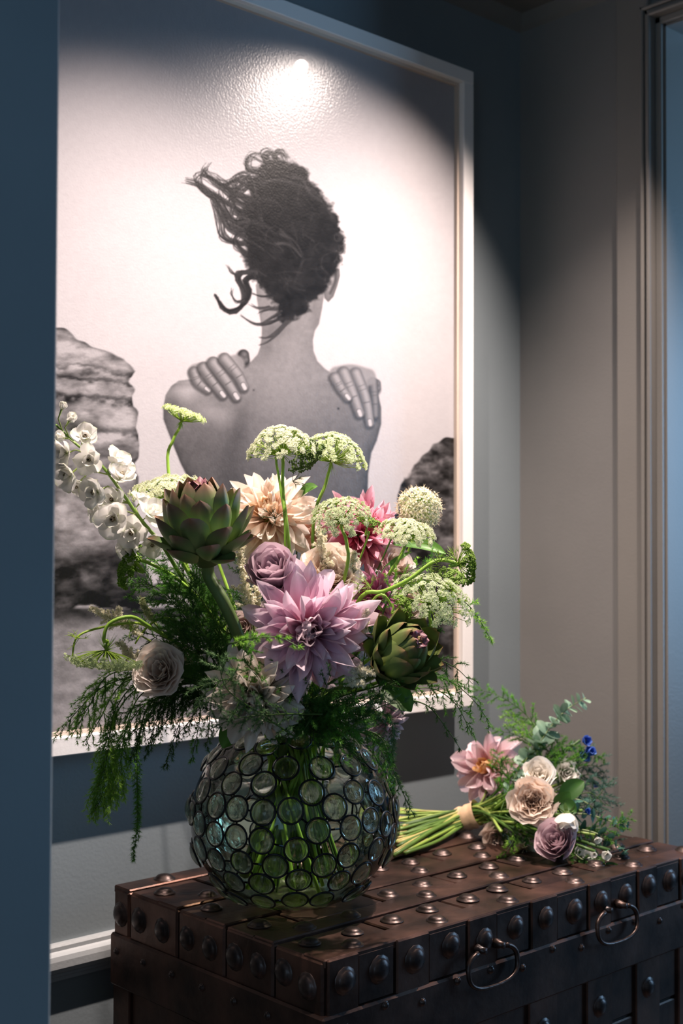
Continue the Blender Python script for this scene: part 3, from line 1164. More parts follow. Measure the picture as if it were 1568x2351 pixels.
def blade(L, W, stops, cup=.3, curl=0.0, tip=1.6, base=.7, nu=5, nv=9, twist=0.0, ruf=0.0, thick=0.0, seed=0, stripe=.10, fold=0.0, notch=0.0):
    """a petal / bract / leaf growing along +Y, upper side +Z"""
    r = np.random.default_rng(seed)
    v = np.linspace(0, 1, nv)
    u = np.linspace(-1, 1, nu)
    w = (v+.03)**base*(1-(v*.995)**tip)**.75
    w = w/w.max()*W
    ang = curl*v
    dy = np.cos(ang)
    dz = np.sin(ang)
    cy = np.concatenate([[0], np.cumsum((dy[1:]+dy[:-1])/2)])*L/(nv-1)
    cz = np.concatenate([[0], np.cumsum((dz[1:]+dz[:-1])/2)])*L/(nv-1)
    U, V = np.meshgrid(u, v)
    Wd = w[:, None]
    x = U*Wd
    hz = cup*Wd*(U**2)+fold*Wd*np.abs(U)
    if ruf:
        ph = r.uniform(0, 6, 2)
        hz = hz+ruf*W*np.sin(5*V*2+ph[0]+3*U)*np.abs(U)*V
        x = x+ruf*.25*W*np.sin(7*V+ph[1])*V
    tw = twist*V
    x2 = x*np.cos(tw)-hz*np.sin(tw)
    h2 = x*np.sin(tw)+hz*np.cos(tw)
    y = cy[:, None]-h2*dz[:, None]-notch*L*(V**4)*(1-np.abs(U))*.5
    z = cz[:, None]+h2*dy[:, None]
    P_ = np.stack([x2, y, z], -1)
    c = ramp(V, stops)*(1+stripe*np.cos(U*math.pi*2.5)[..., None])*(1-.10*(np.abs(U)**3)[..., None])
    m_ = MB()
    if not thick:
        m_.grid(P_, c)
    else:
        th = thick*(1-np.abs(U)**2*.85)*(1-V**3*.8)
        Q_ = P_-np.stack([np.zeros_like(th), -np.sin(ang)[:, None]*th*-1, np.cos(ang)[:, None]*th], -1)
        m_.grid(P_[:, ::-1], c[:, ::-1])
        m_.grid(Q_, c)
    return m_


def polar(az, th, org=(0, 0, 0), sc=1.0, roll=0.0, sx=1.0):
    """matrix of a blade leaving the axis (+Z) at polar angle th"""
    g = np.array([math.sin(th)*math.cos(az), math.sin(th)*math.sin(az), math.cos(th)])
    n_ = np.array([-math.cos(th)*math.cos(az), -math.cos(th)*math.sin(az), math.sin(th)])
    x = np.cross(g, n_)
    x, n_ = math.cos(roll)*x+math.sin(roll)*n_, -math.sin(roll)*x+math.cos(roll)*n_
    return mat4(np.stack([x*sc*sx, g*sc, n_*sc], 1), org)


GA = math.radians(137.508)


def in_vase(P_, k=0):
    """the hidden lower end of a stem: through the mouth and down into the water"""
    r = np.random.default_rng(k)
    h = P_[:2]-VC[:2]
    n_ = h/max(.02, np.linalg.norm(h))
    side = np.array([-n_[1], n_[0]])*r.uniform(-.02, .02)
    m_ = np.array([*(VC[:2]+n_*r.uniform(.018, .045)+side*1.5), MOUTH[2]])
    b_ = np.array([*(VC[:2]-n_*r.uniform(.015, .070)+side*3), TZ+.030])
    mid = (m_+b_)/2
    return [m_, mid, b_]


SEED = [100]


def stem(root, P_, A, way=(), r0=.0028, r1=.0042, col=None, vase_end=True, name='stem', n=40, under=.02):
    SEED[0] += 1
    pts = [P_]
    if under:
        pts.append(P_-A*under)
    pts += list(way)
    if vase_end:
        pts += in_vase(pts[0], SEED[0])
    Q = spline(pts, n)
    m_ = MB()
    c0 = lin('#86A83A') if col is None else col[0]
    c1 = lin('#86BA3C') if col is None else col[1]
    t = np.linspace(0, 1, len(Q))
    m_.tube(Q, r0+(r1-r0)*t, 7, ramp(t, [(0, c0), (1, c1)]))
    return m_.build(name, M['stem'], root)


def headM(P_, A, spin=0.0):
    R_ = frame_from(A)
    c, s_ = math.cos(spin), math.sin(spin)
    return mat4(R_ @ np.array([[c, -s_, 0], [s_, c, 0], [0, 0, 1]]), P_)


def dahlia_head(root, R, stops, inner, n, seed, opn=104, W=.15, back=True, M0=None, center='#E9C46A'):
    """petals as parts of root (or sub-parts when root is itself a part)"""
    r = np.random.default_rng(seed)
    M0 = M0 or Matrix()
    outer = [blade(1, W*f, stops, cup=cu, curl=k, tip=2.0, base=.62, twist=tw, ruf=.10, seed=seed+q, fold=fo).mesh('petal', M['petal'])
             for q, (f, cu, k, tw, fo) in enumerate(((1, .55, -.55, .25, .45), (1.15, .45, -.1, -.35, .3), (.9, .9, .35, .4, .4), (1.05, .5, -.9, -.2, .35), (1.0, 1.0, .6, -.45, .3)))]
    inn = [blade(1, W*1.15*f, inner, cup=.9, curl=k, tip=2.2, base=.6, twist=tw, seed=seed+9+q).mesh('petal', M['petal'])
           for q, (f, k, tw) in enumerate(((1, .75, .1), (.9, 1.0, -.1), (1.1, .5, .25)))]
    for i in range(n):
        t = i/(n-1)
        th = math.radians(opn*(1-t**.95)+8)+r.normal(0, .13)
        L = R*(1.04-.62*t**1.3)*r.uniform(.84, 1.10)
        az = i*GA+r.normal(0, .16)
        r0 = R*(.05+.14*(1-t))
        o_ = (r0*math.cos(az), r0*math.sin(az), -R*.20*(1-t))
        me = inn[r.integers(3)] if t > .72 else outer[r.integers(5)]
        link('petal', me, root, M0 @ polar(az, th, o_, L, r.normal(0, .38)))
    m_ = MB()
    m_.lathe([(.001, -R*.30), (R*.10, -R*.28), (R*.20, -R*.16), (R*.16, 0), (R*.07, R*.12), (.001, R*.15)], 10, ramp(np.linspace(0, 1, 6), [(0, lin('#5E7A32')), (.45, lin('#8DA04A')), (1, lin(center))]).repeat(10, 0))
    o = link('flower_centre', m_.mesh('flower_centre', M['petal']), root, M0)
    return o


def dahlia(label, px, axis, Rpx, stops, inner, n=84, seed=1, group=None, way=(), **kw):
    P_ = at(*px)
    A = cdir(*axis)
    root = thing('dahlia', label, 'flower', headM(P_, A, seed), group)
    R = Rpx*px[2]/F_PX
    dahlia_head(root, R, stops, inner, n, seed, **kw)
    stem(root, P_-A*R*.25, A, way, .004, .0048)
    return root


def rose_head(root, R, H, stops, n, seed, M0=None, ruf=.05, flare=.35, inner_tight=.12, frill=0):
    """spiral of cupped petals; every petal a mesh"""
    r = np.random.default_rng(seed)
    M0 = M0 or Matrix()
    for i in range(n):
        t = i/(n-1)                       # 0 inner .. 1 outer
        rad = R*(inner_tight+(1-inner_tight)*t**.85)*.86
        hgt = H*(.80+.20*math.sin(min(1, t*1.4)*math.pi*.6))*r.uniform(.95, 1.04)*(1-.18*t**3)
        span = (1.5-.55*t)*r.uniform(.9, 1.1)
        az = i*GA+r.normal(0, .15)
        u = np.linspace(-1, 1, 9)
        v = np.linspace(0, 1, 9)
        U, V = np.meshgrid(u, v)
        top = 1-.20*U**2-.10*np.abs(U)**4+ruf*np.sin(6*U+r.uniform(0, 6))
        hh = hgt*V*top
        bulge = np.sin(np.clip(V*1.15, 0, 1)*math.pi*.5)**.75
        rr = rad*bulge*(1+.05*U*np.sign(r.normal()))+flare*R*t*np.clip(V-.62, 0, 1)**1.5*2.6
        rr = rr+R*ruf*.9*np.sin(5*U+r.uniform(0, 6))*V**2
        curl = np.clip(V-.78, 0, 1)*flare*t
        hh = hh-curl**1.3*H*.9
        if frill:
            rr = rr+R*frill*np.sin(9*U+r.uniform(0, 6))*V
        an = az+U*span*(.55+.45*np.sin(np.clip(V*1.2+.12, 0, 1)*math.pi*.5))
        P_ = np.stack([rr*np.cos(an), rr*np.sin(an), hh-H*.45], -1)
        c = ramp(V, stops)*(1-.10*np.abs(U)**3)[..., None]
        m_ = MB()
        m_.grid(P_, c)
        link('petal', m_.mesh('petal', M['petal']), root, M0.copy())
    m_ = MB()
    m_.lathe([(.001, -H*.52), (R*.25, -H*.52), (R*.36, -H*.40), (R*.30, -H*.30)], 10, lin('#6C8A42'))
    sp_ = blade(R*.9, R*.16, [(0, lin('#56763A')), (1, lin('#7E9A55'))], cup=.3, curl=-1.0, tip=1.4)
    base = np.concatenate(sp_.v)
    for k in range(5):
        Mx = np.array(polar(k*1.2566, 1.75, (0, 0, -H*.46)))
        m_.add(base @ Mx[:3, :3].T+Mx[:3, 3], [tuple(q) for q in sp_.f[0]], lin('#5F7F40'))
    link('calyx', m_.mesh('calyx', M['leaf']), root, M0)


def rose(label, px, axis, Rpx, stops, n=24, seed=1, Hk=1.25, way=(), group=None, **kw):
    P_ = at(*px)
    A = cdir(*axis)
    R = Rpx*px[2]/F_PX
    root = thing('rose', label, 'flower', headM(P_, A, seed), group)
    rose_head(root, R, R*Hk, stops, n, seed, **kw)
    stem(root, P_-A*R*Hk*.5, A, way, .0028, .0038)
    return root


def artichoke(label, px, axis, Rpx, n, seed, flare=.45, tall=1.0, way=(), tone=0):
    """thick pointed scales overlapping on an egg-shaped heart"""
    P_ = at(*px)
    A = cdir(*axis)
    R = Rpx*px[2]/F_PX
    r = np.random.default_rng(seed)
    root = thing('artichoke', label, 'artichoke', headM(P_, A, seed))
    pur, grn, drk = (lin('#855058'), lin('#8FA468'), lin('#6C8A52')) if tone == 0 else (lin('#7E6244'), lin('#8E9C54'), lin('#6A7A42'))
    k_ = .72 if tone == 0 else .86
    brs = [blade(1, .32*f, [(0, lin('#A2AE70')), (.3, grn), (k_-.1, drk), (k_+.14, pur*.6+drk*.4), (1, pur*.5+lin('#B08A62')*.5)], cup=cu, curl=k, tip=2.3, base=.40, nu=7, nv=9, thick=.07, seed=q, stripe=.05).mesh('bract', M['bract'])
           for q, (f, cu, k) in enumerate(((1, .45, .45), (1.08, .5, .65), (.92, .5, .25)))]
    inner = [blade(1, .34*f, [(0, lin('#8A9A62')), (.45, lin('#7A7050')), (.75, lin('#7A4A55')), (1, lin('#94606A'))], cup=.55, curl=.6, tip=2.2, base=.40, nu=7, thick=.05, seed=9).mesh('bract', M['bract']) for f in (1, .9)]
    zb, zt, rm = -R*.62, R*.50*tall, R*.58

    def core(s_):
        return rm*math.sin(math.pi*(.06+.90*s_**.85))**.9, zb+(zt-zb)*s_
    for i in range(n):
        t = i/(n-1)
        s_ = .04+.90*t
        r0, z0 = core(s_)
        r1, z1 = core(min(1, s_+.03))
        tn = math.atan2(r1-r0, z1-z0)              # outward lean of the surface
        th = max(-.30, tn*(.85 if tone else .75)+flare*(1-t*.55))+r.normal(0, .05)
        az = i*GA+r.normal(0, .06)
        L = R*(.56+.34*math.sin(math.pi*min(1, .15+.75*t)))*r.uniform(.92, 1.08)
        link('bract', (inner[i % 2] if t > .86 else brs[r.integers(3)]), root, polar(az, th, (r0*.92*math.cos(az), r0*.92*math.sin(az), z0), L, r.normal(0, .05)))
    m_ = MB()
    m_.lathe([(.001, zb-R*.10), (R*.20, zb-R*.08)]+[(core(q)[0]*.95, core(q)[1]) for q in np.linspace(.03, .97, 10)]+[(.001, zt)], 16, lin('#5B6B3C'))
    link('heart', m_.mesh('heart', M['bract']), root)
    stem(root, P_+A*(zb-R*.04), A, way, .0085, .0080, (lin('#6E8850'), lin('#56703A')))
    return root


def needles(org, d, L, w, c, m_, seed):
    """thin triangles: org (n,3), d (n,3) unit, L (n,)"""
    r = np.random.default_rng(seed)
    n = len(org)
    sd = np.cross(d, r.normal(0, 1, (n, 3)))
    sd /= np.linalg.norm(sd, axis=1)[:, None]+1e-9
    V = np.stack([org-sd*w/2, org+sd*w/2, org+d*np.asarray(L)[:, None]], 1).reshape(-1, 3)
    m_.add(V, np.arange(n*3).reshape(-1, 3), np.repeat(c, 3, 0) if np.ndim(c) == 2 else c)


def florets(P_, N, size, cw, cg, m_, seed):
    """five-petalled specks at P_ (n,3) facing N (n,3)"""
    r = np.random.default_rng(seed)
    n = len(P_)
    h = np.cross(N, r.normal(0, 1, (n, 3)))
    h /= np.linalg.norm(h, axis=1)[:, None]+1e-9
    k = np.cross(N, h)
    sz = size*r.uniform(.75, 1.2, n)[:, None]
    vs_, fs, cs = [], [], []
    for q in range(5):
        a = q*2*math.pi/5
        e = h*math.cos(a)+k*math.sin(a)
        f = -h*math.sin(a)+k*math.cos(a)
        vs_ += [P_, P_+(e*.55+f*.33)*sz, P_+(e+N*.25)*sz, P_+(e*.55-f*.33)*sz]
    V = np.stack(vs_, 1)                       # n, 20, 3
    base = np.arange(n)[:, None, None]*20
    F_ = base+np.array([[0, 3, 2, 1], [4, 7, 6, 5], [8, 11, 10, 9], [12, 15, 14, 13], [16, 19, 18, 17]])[None]
    C = np.where((np.arange(20) % 4 == 0)[None, :, None], cg, cw)*r.uniform(.88, 1.06, (n, 1, 1))
    m_.add(V.reshape(-1, 3), F_.reshape(-1, 4), C.reshape(-1, 3))


def disc_dir(A, r, n, spread):
    d = A+r.normal(0, spread, (n, 3))
    return d/np.linalg.norm(d, axis=1)[:, None]


def umbel(label, px, axis, Rpx, dome=.55, n=46, seed=1, way=(), cw='#F3F0E0', cg='#A6BC5C', hub=.55, fl=.0021, m=15, stemr=(.0022, .0028), vase_end=True, kind='lace', group=None, beard=26, cat='flower', ell=1.0, root=None, parent_name=None, thin=1.0):
    """lacy flower head: hub, rays, mini umbels of tiny florets"""
    P_ = at(*px)
    A = cdir(*axis)
    R = Rpx*px[2]/F_PX
    r = np.random.default_rng(seed)
    H = R*hub
    hubp = P_-A*H
    if root is None:
        root = thing('lace_flower', label, cat, headM(hubp, A), group)
    Fm = frame_from(A)
    rays, flo = MB(), MB()
    if kind == 'lace':
        n, m = int(n*1.5), int(m*.8)
    cw, cg = lin(cw), lin(cg)
    for k in range(n):
        rho = math.sqrt((k+.5)/n)
        a = k*GA+r.normal(0, .12)
        lat = Fm[:, 0]*math.cos(a)+Fm[:, 1]*math.sin(a)*ell
        e = hubp+lat*R*rho+A*(H*(1-dome*rho**2.2))+r.normal(0, R*.02, 3)
        nd = nrm(e-hubp+A*H*.35)
        c_ = hubp+(e-hubp)*.55-A*H*.10*rho+lat*R*.02
        rays.tube([hubp, c_, e], [.0007, .0005, .0004], 3, lin('#8EAE3C'), cap=False)
        ru = R/math.sqrt(n)*.92
        fn = frame_from(nd)
        mm = int(m*1.25) if kind == 'lace' else 14
        q = np.arange(mm)
        rq = np.sqrt((q+.5)/mm)*ru
        aq = q*GA+r.uniform(0, 6)
        pts = e+fn[:, 0]*(rq*np.cos(aq))[:, None]+fn[:, 1]*(rq*np.sin(aq))[:, None]+nd*(.0035-.35*rq**2/ru)[:, None]+r.normal(0, .0006, (mm, 3))
        if kind == 'lace':
            N = disc_dir(nd, r, mm, .30)
            florets(pts, N, fl, cw, cg, flo, seed*77+k)
            rays_o = np.repeat(e[None]-nd*.003, mm, 0)
            dv = pts-rays_o
            L = np.linalg.norm(dv, axis=1)
            needles(rays_o, dv/L[:, None], L, .0007, lin('#93AE48'), rays, seed+k)
        else:                                   # closed green buds
            for p in pts:
                s_ = fl*r.uniform(.7, 1.1)
                flo.add(np.array([(s_, 0, 0), (-s_, 0, 0), (0, s_, 0), (0, -s_, 0), (0, 0, s_), (0, 0, -s_)])+p,
                        np.array([(0, 2, 4), (2, 1, 4), (1, 3, 4), (3, 0, 4), (2, 0, 5), (1, 2, 5), (3, 1, 5), (0, 3, 5)]), cw*r.uniform(.75, 1.15))
            rays_o = np.repeat(e[None]-nd*.005, len(pts), 0)
            dv = pts-rays_o
            L = np.linalg.norm(dv, axis=1)
            needles(rays_o, dv/L[:, None], L, .0008, lin('#7D9C3E'), rays, seed+k)
    rays.build('rays', M['leaf'], root, kind='stuff')
    flo.build('florets', M['floret'], root, kind='stuff', smooth=False)
    if beard:
        b_ = MB()
        d = disc_dir(-A, r, beard, .75)
        needles(np.repeat(hubp[None], beard, 0), d, r.uniform(.25, .60, beard)*R, .0011, lin('#6C8E36'), b_, seed)
        b_.build('bracts', M['leaf'], root, kind='stuff')
    if way is not None:
        stem(root, hubp, A, way, stemr[0], stemr[1], (lin('#93B445'), lin('#8ABA42')), vase_end, under=.012)
    return root


def fern(label, path, width, seed=1, col=('#2F5A22', '#4F8A2A'), dens=1.0, droop=.25, spread=1.0, nl=.0066, base_gap=.12, group=None, root=None, name='fern_frond', stemr=.0011, flat=None, vase_end=False, nw=.00036):
    """feathery asparagus fern: wiry stem, side branches, needle tufts"""
    r = np.random.default_rng(seed)
    Q = spline([at(*p) for p in path], 44)
    seg = np.linalg.norm(np.diff(Q, axis=0), axis=1)
    S = np.concatenate([[0], np.cumsum(seg)])
    Ltot = S[-1]
    if root is None:
        root = thing(name, label, 'fern', Matrix.Translation(Q[0]), group)
    st, ne = MB(), MB()
    if vase_end:
        st.tube(spline([Q[0]]+in_vase(Q[0], seed), 14), stemr*1.3, 5, lin('#4E6A2E'))
    t = np.linspace(0, 1, len(Q))
    st.tube(Q, stemr*(1.1-.75*t), 5, lin('#47652A'))
    pl_ = nrm(np.cross(Q[-1]-Q[0], r.normal(0, 1, 3)+(FW*1.6))) if flat is None else nrm(flat)
    nb = int(Ltot/.0085*dens)
    c0, c1 = lin(col[0]), lin(col[1])
    O, D, LL, CC = [], [], [], []
    for k in range(nb):
        f = base_gap+(1-base_gap)*(k+r.uniform(0, .8))/nb
        s_ = f*Ltot
        i = min(len(Q)-2, int(np.searchsorted(S, s_)-1))
        i = max(0, i)
        p = Q[i]+(Q[i+1]-Q[i])*((s_-S[i])/max(1e-9, seg[i]))
        tg = nrm(Q[i+1]-Q[i])
        sd = nrm(np.cross(tg, np.cross(pl_, tg))) * (1 if k % 2 else -1)
        sd = nrm(sd+r.normal(0, .35, 3))
        g = (f-base_gap)/(1-base_gap)
        bl = width*(.35+.65*math.sin(math.pi*min(1, .22+.75*(1-g))))*r.uniform(.65, 1.1)*(1-.55*g**3)
        d0 = nrm(sd*spread+tg*.75)
        mq = 7
        bp = [p]
        d = d0
        for q in range(mq):
            d = nrm(d+np.array([0, 0, -droop])/mq*1.5+tg*.08+r.normal(0, .05, 3))
            bp.append(bp[-1]+d*bl/mq)
        bp = np.array(bp)
        st.tube(bp[::2], [.0006, .0005, .0004, .0003][:len(bp[::2])], 3, lin('#4E7028'), cap=False)
        # tufts along the branch and along short twigs
        nt_ = max(4, int(bl/.0034))
        for q in range(nt_):
            u_ = (q+.5)/nt_
            x = u_*mq
            j = min(mq-1, int(x))
            o_ = bp[j]+(bp[j+1]-bp[j])*(x-j)
            dd_ = nrm(bp[j+1]-bp[j])
            tl = bl*.22*(1-u_*.7)*(1 if q % 2 else -1)
            tw = nrm(np.cross(pl_, dd_)*np.sign(tl)+dd_*1.0+r.normal(0, .35, 3))
            m1 = 4+int(abs(tl)/.0022)
            oo = o_+tw*np.linspace(0, abs(tl), m1)[:, None]
            oo = np.repeat(oo, 4, 0)
            O.append(oo)
            dn = nrm(tw+dd_*.3)+r.normal(0, .55, (len(oo), 3))
            D.append(dn/np.linalg.norm(dn, axis=1)[:, None])
            LL.append(nl*r.uniform(.6, 1.15, len(oo)))
            CC.append((c0+(c1-c0)*np.clip(u_*.7+r.uniform(0, .5, len(oo)), 0, 1)[:, None]))
    O, D, LL, CC = np.concatenate(O), np.concatenate(D), np.concatenate(LL), np.concatenate(CC)
    needles(O, D, LL, nw*1.6, CC, ne, seed)
    st.build('wiry_stem', M['stem'], root)
    ne.build('needles', M['leaf'], root, kind='stuff', smooth=False)
    return root


def plume(label, path, width, seed=1, col=('#EAE2C4', '#FCF7E6'), tipcol='#B9C46A', root=None, vase_end=True, cat='flower', nb=26):
    """astilbe plume: a loose cone of side spikes set with tiny florets"""
    r = np.random.default_rng(seed)
    Q = spline([at(*p) for p in path], 24)
    if root is None:
        root = thing('astilbe_plume', label, cat, Matrix.Translation(Q[0]))
    st, fl = MB(), MB()
    st.tube(Q, np.linspace(.0013, .0004, len(Q)), 5, lin('#7F9440'))
    c0, c1, ct = lin(col[0]), lin(col[1]), lin(tipcol)
    for k in range(nb):
        f = .25+.75*(k+.5)/nb
        i = min(len(Q)-2, int(f*(len(Q)-1)))
        p, tg = Q[i], nrm(Q[i+1]-Q[i])
        d = nrm(tg*.9+r.normal(0, .55, 3))
        L = width*(1.15-f)*r.uniform(.6, 1.1)
        e = p+d*L
        st.tube([p, (p+e)/2+tg*L*.05, e], [.0005, .0004, .0003], 3, lin('#93A452'), cap=False)
        n_ = int(L/.0006)+8
        u_ = np.linspace(.1, 1, n_)
        pts = p+(e-p)*u_[:, None]+r.normal(0, .0021, (n_, 3))*(1.15-u_[:, None]*.8)
        N = disc_dir(d, r, n_, .9)
        w = np.clip((u_-.72)/.3, 0, 1)[:, None]
        florets(pts, N, .0021, c1*(1-w[:, :, None])+ct*w[:, :, None] if False else c1, c0*.8+ct*.2, fl, seed*31+k)
    if vase_end:
        st.tube(spline([Q[0]]+in_vase(Q[0], seed), 14), .0016, 5, lin('#5E7A34'))
    st.build('stalk', M['stem'], root)
    fl.build('florets', M['floret'], root, kind='stuff', smooth=False)
    return root


def sprig_dill(root, p, d, L, n, seed, col='#7E9E3A', name='thread_leaf'):
    """thready, forked leaf"""
    r = np.random.default_rng(seed)
    m_ = MB()
    d = nrm(d)
    for k in range(n):
        a = nrm(d*.8+r.normal(0, .6, 3))
        e = p+a*L*r.uniform(.5, 1)
        m = p+(e-p)*.5+r.normal(0, L*.06, 3)
        m_.tube([p, m, e], [.0005, .0004, .0002], 3, lin(col), cap=False)
        for q in range(3):
            b_ = nrm(a+r.normal(0, .6, 3))
            m_.tube([m, m+b_*L*.35*r.uniform(.5, 1)], [.0004, .0002], 3, lin(col), cap=False)
    m_.build(name, M['leaf'], root, kind='stuff')


def leaf_obj(root, P_, d, up, L, W, stops, name='leaf', **kw):
    y = nrm(d)
    x = nrm(np.cross(y, up))
    z = np.cross(x, y)
    Mx = mat4(np.stack([x, y, z], 1), P_)
    me = blade(L, W, stops, **kw).mesh(name, M['leaf'])
    return link(name, me, root, ROOTM[root.name].inverted() @ Mx)

# ---------------------------------------------------------------- flowers in the vase
def st3(a, b, c):
    return [(0, lin(a)), (.5, lin(b)), (1, lin(c))]


dahlia('large peach cream dahlia at the back, left of the tall lace flowers', (618, 1180, 1.86), (-.15, .55, .85), 112,
       st3('#F6CFAE', '#FBE8D8', '#FEF6EE'), st3('#F2C690', '#F6D6B2', '#FAE6D0'), 120, 21, opn=98)
dahlia('largest dahlia, lilac pink with pointed twisted petals, front of the arrangement', (704, 1450, 1.62), (.05, .05, 1), 148,
       st3('#E89AB4', '#F1C8DA', '#F5E4EE'), st3('#E8B4BE', '#EAC8D2', '#F0DEE2'), 126, 22, opn=104, W=.165)
dahlia('hot pink dahlia behind the small lace umbel, turned to the right', (838, 1222, 1.84), (.55, .45, .65), 106,
       st3('#D94F7C', '#E58AA8', '#F4CEDA'), st3('#DE5A80', '#E57A98', '#E99BB0'), 104, 23, opn=92)
dahlia('small magenta pink dahlia above the green artichoke, half hidden', (868, 1368, 1.74), (.25, .15, .95), 66,
       st3('#C64E86', '#D57FA8', '#DFAAC4'), st3('#C9568A', '#D37FA4', '#DDA0BA'), 80, 24)
dahlia('cream dahlia drooping over the front lip of the vase', (588, 1605, 1.605), (-.05, -.22, .95), 112,
       st3('#E2CBAE', '#EEE2D2', '#F3EBE2'), st3('#E8D8BE', '#EEE4D6', '#F3ECE4'), 112, 25, opn=98, W=.16)
dahlia('pale pink dahlia hanging at the right lip of the vase', (893, 1660, 1.72), (.75, -.35, .35), 62,
       st3('#D9A5B4', '#E2C2CC', '#E8D6DA'), st3('#DDB4BE', '#E4C8D0', '#E8D8DC'), 76, 26)
dahlia('blush dahlia tucked behind between the peach and hot pink dahlias', (735, 1225, 1.90), (.0, .45, .9), 62,
       st3('#DDA08E', '#E8C0AE', '#EFD5C8'), st3('#E2AE98', '#EAC6B4', '#EFD6C8'), 70, 27)
rose('mauve rose standing up left of the lilac dahlia', (628, 1318, 1.655), (-.18, .62, .75), 62, st3('#A27A8C', '#BC9AAA', '#D0B6C0'), 24, 31, 1.75, flare=.30)
rose('mauve rose half hidden just under the open mauve rose', (655, 1365, 1.675), (-.05, .70, .65), 52, st3('#A87E90', '#C09CAA', '#D2B8C2'), 18, 37, 1.6, flare=.28)
rose('cream garden rose at the left among hanging fern', (365, 1542, 1.66), (-.15, .32, .93), 60, st3('#E8C8B2', '#F3E0D2', '#F8EFE8'), 30, 32, 1.05, flare=.42, ruf=.07, inner_tight=.2, frill=.035,
     way=[at(470, 1560, 1.76)])
rose('pale peach ruffled rose right above the lilac dahlia', (762, 1318, 1.72), (.15, .6, .8), 66, st3('#ECC4A4', '#F5DEC8', '#FAEEE2'), 30, 33, 1.0, flare=.45, ruf=.09, inner_tight=.2, frill=.05)
rose('blush rose peeping out between the hot pink dahlia and its lace umbel', (905, 1300, 1.82), (.35, .5, .75), 46, st3('#E2BFAE', '#EBD2C4', '#F2E2DA'), 20, 34, 1.1, flare=.4)
rose('small cream rose tucked left of the big lilac dahlia low in the foliage', (560, 1440, 1.76), (-.3, .2, .9), 40, st3('#B99A98', '#CDB4B0', '#DCCBC6'), 18, 35, 1.1)
rose('pale blush rose behind the lace flower at the far right', (930, 1395, 1.78), (.4, .2, .85), 42, st3('#DDB09C', '#E6C6B6', '#EDD8CC'), 18, 36, 1.1, flare=.4)

artichoke('purple tipped artichoke with open scales on a thick stem at left', (466, 1218, 1.64), (-.10, .95, .34), 120, 54, 41, .68, 1.12,
          way=[at(512, 1380, 1.65), at(548, 1460, 1.665), at(580, 1560, 1.70)])
artichoke('green artichoke with closed overlapping scales at right', (920, 1500, 1.63), (.42, .42, .85), 106, 58, 42, .36, 1.05, tone=1)

umbel('tall white domed lace flower in the middle', (640, 985, 1.75), (-.12, .97, .22), 80, .95, 62, 51, way=[at(650, 1130, 1.75), at(664, 1255, 1.74)], hub=.72, m=20)
umbel('tall green-white lace flower leaning right, beside the middle one', (775, 1000, 1.82), (.22, .95, .10), 82, .95, 52, 52, way=[at(748, 1110, 1.82), at(718, 1240, 1.82)], cw='#F0F4D4', cg='#93B23E', hub=.75, m=17)
umbel('small flat lace flower high on the left against the figure', (424, 946, 1.90), (.32, .94, .06), 50, .25, 34, 53, way=[at(398, 1010, 1.9), at(386, 1072, 1.9), at(430, 1300, 1.86)], cw='#EAF2C0', cg='#9CBB3C', hub=.45, m=13)
umbel('wide flat lace flower between white delphinium and open artichoke', (378, 1108, 1.76), (-.12, .92, .28), 82, .45, 52, 54, way=[at(390, 1190, 1.78), at(440, 1330, 1.80)], hub=.42, m=20)
umbel('small domed lace flower in front of the hot pink dahlia', (782, 1162, 1.68), (-.04, .80, .55), 68, .8, 44, 55, way=[at(796, 1250, 1.69), at(790, 1330, 1.70)], cw='#EAEED0', cg='#A5BE65', hub=.6, m=16)
umbel('white domed lace flower right of the hot pink dahlia', (935, 1205, 1.74), (.10, .90, .35), 68, .7, 50, 56, way=[at(912, 1290, 1.75), at(875, 1350, 1.76)], hub=.5, m=18)
umbel('broad lace flower at the far right above the green artichoke', (1005, 1352, 1.67), (.30, .78, .50), 96, .75, 50, 57, way=[at(990, 1450, 1.68), at(960, 1530, 1.72)], cw='#F4F6DC', cg='#8FAE42', hub=.45, m=17, beard=60)
umbel('small green seed umbel on a curving stem at the right edge of the arrangement', (1083, 1292, 1.65), (.95, .15, .25), 46, .4, 26, 58,
      way=[at(1050, 1294, 1.655), at(1000, 1288, 1.66), at(940, 1330, 1.66), at(880, 1358, 1.67), at(830, 1370, 1.68), at(780, 1480, 1.73)], kind='bud', cw='#86A63E', hub=.7, fl=.0021, beard=14, stemr=(.0022, .0032))
umbel('green bud umbel on an arching stem at left below the delphinium', (284, 1298, 1.68), (-.85, .30, .42), 48, .6, 26, 59,
      way=[at(310, 1286, 1.68), at(350, 1296, 1.69), at(420, 1340, 1.72), at(500, 1430, 1.76)], kind='bud', cw='#79A032', hub=.6, fl=.0023, beard=20)
umbel('drooping dark green umbel hooked over between the two tall lace flowers', (712, 1056, 1.77), (.55, -.62, .35), 46, .5, 26, 60,
      way=[at(680, 1030, 1.765), at(650, 1030, 1.76), at(634, 1052, 1.755), at(644, 1120, 1.75), at(655, 1255, 1.74)], kind='bud', cw='#5E7A3A', hub=.75, fl=.0020, beard=12, stemr=(.0016, .0020))
lace_hang = umbel('upside down lace flower hanging from arched stems at far left', (238, 1528, 1.64), (-.10, -.95, .25), 88, .3, 46, 61,
                  way=[at(238, 1470, 1.64), at(250, 1432, 1.64), at(300, 1416, 1.65), at(345, 1440, 1.67), at(440, 1500, 1.72)], cw='#DDE8CC', cg='#A6BE4A', hub=.40, m=16, beard=70, ell=.5)
m_ = MB()
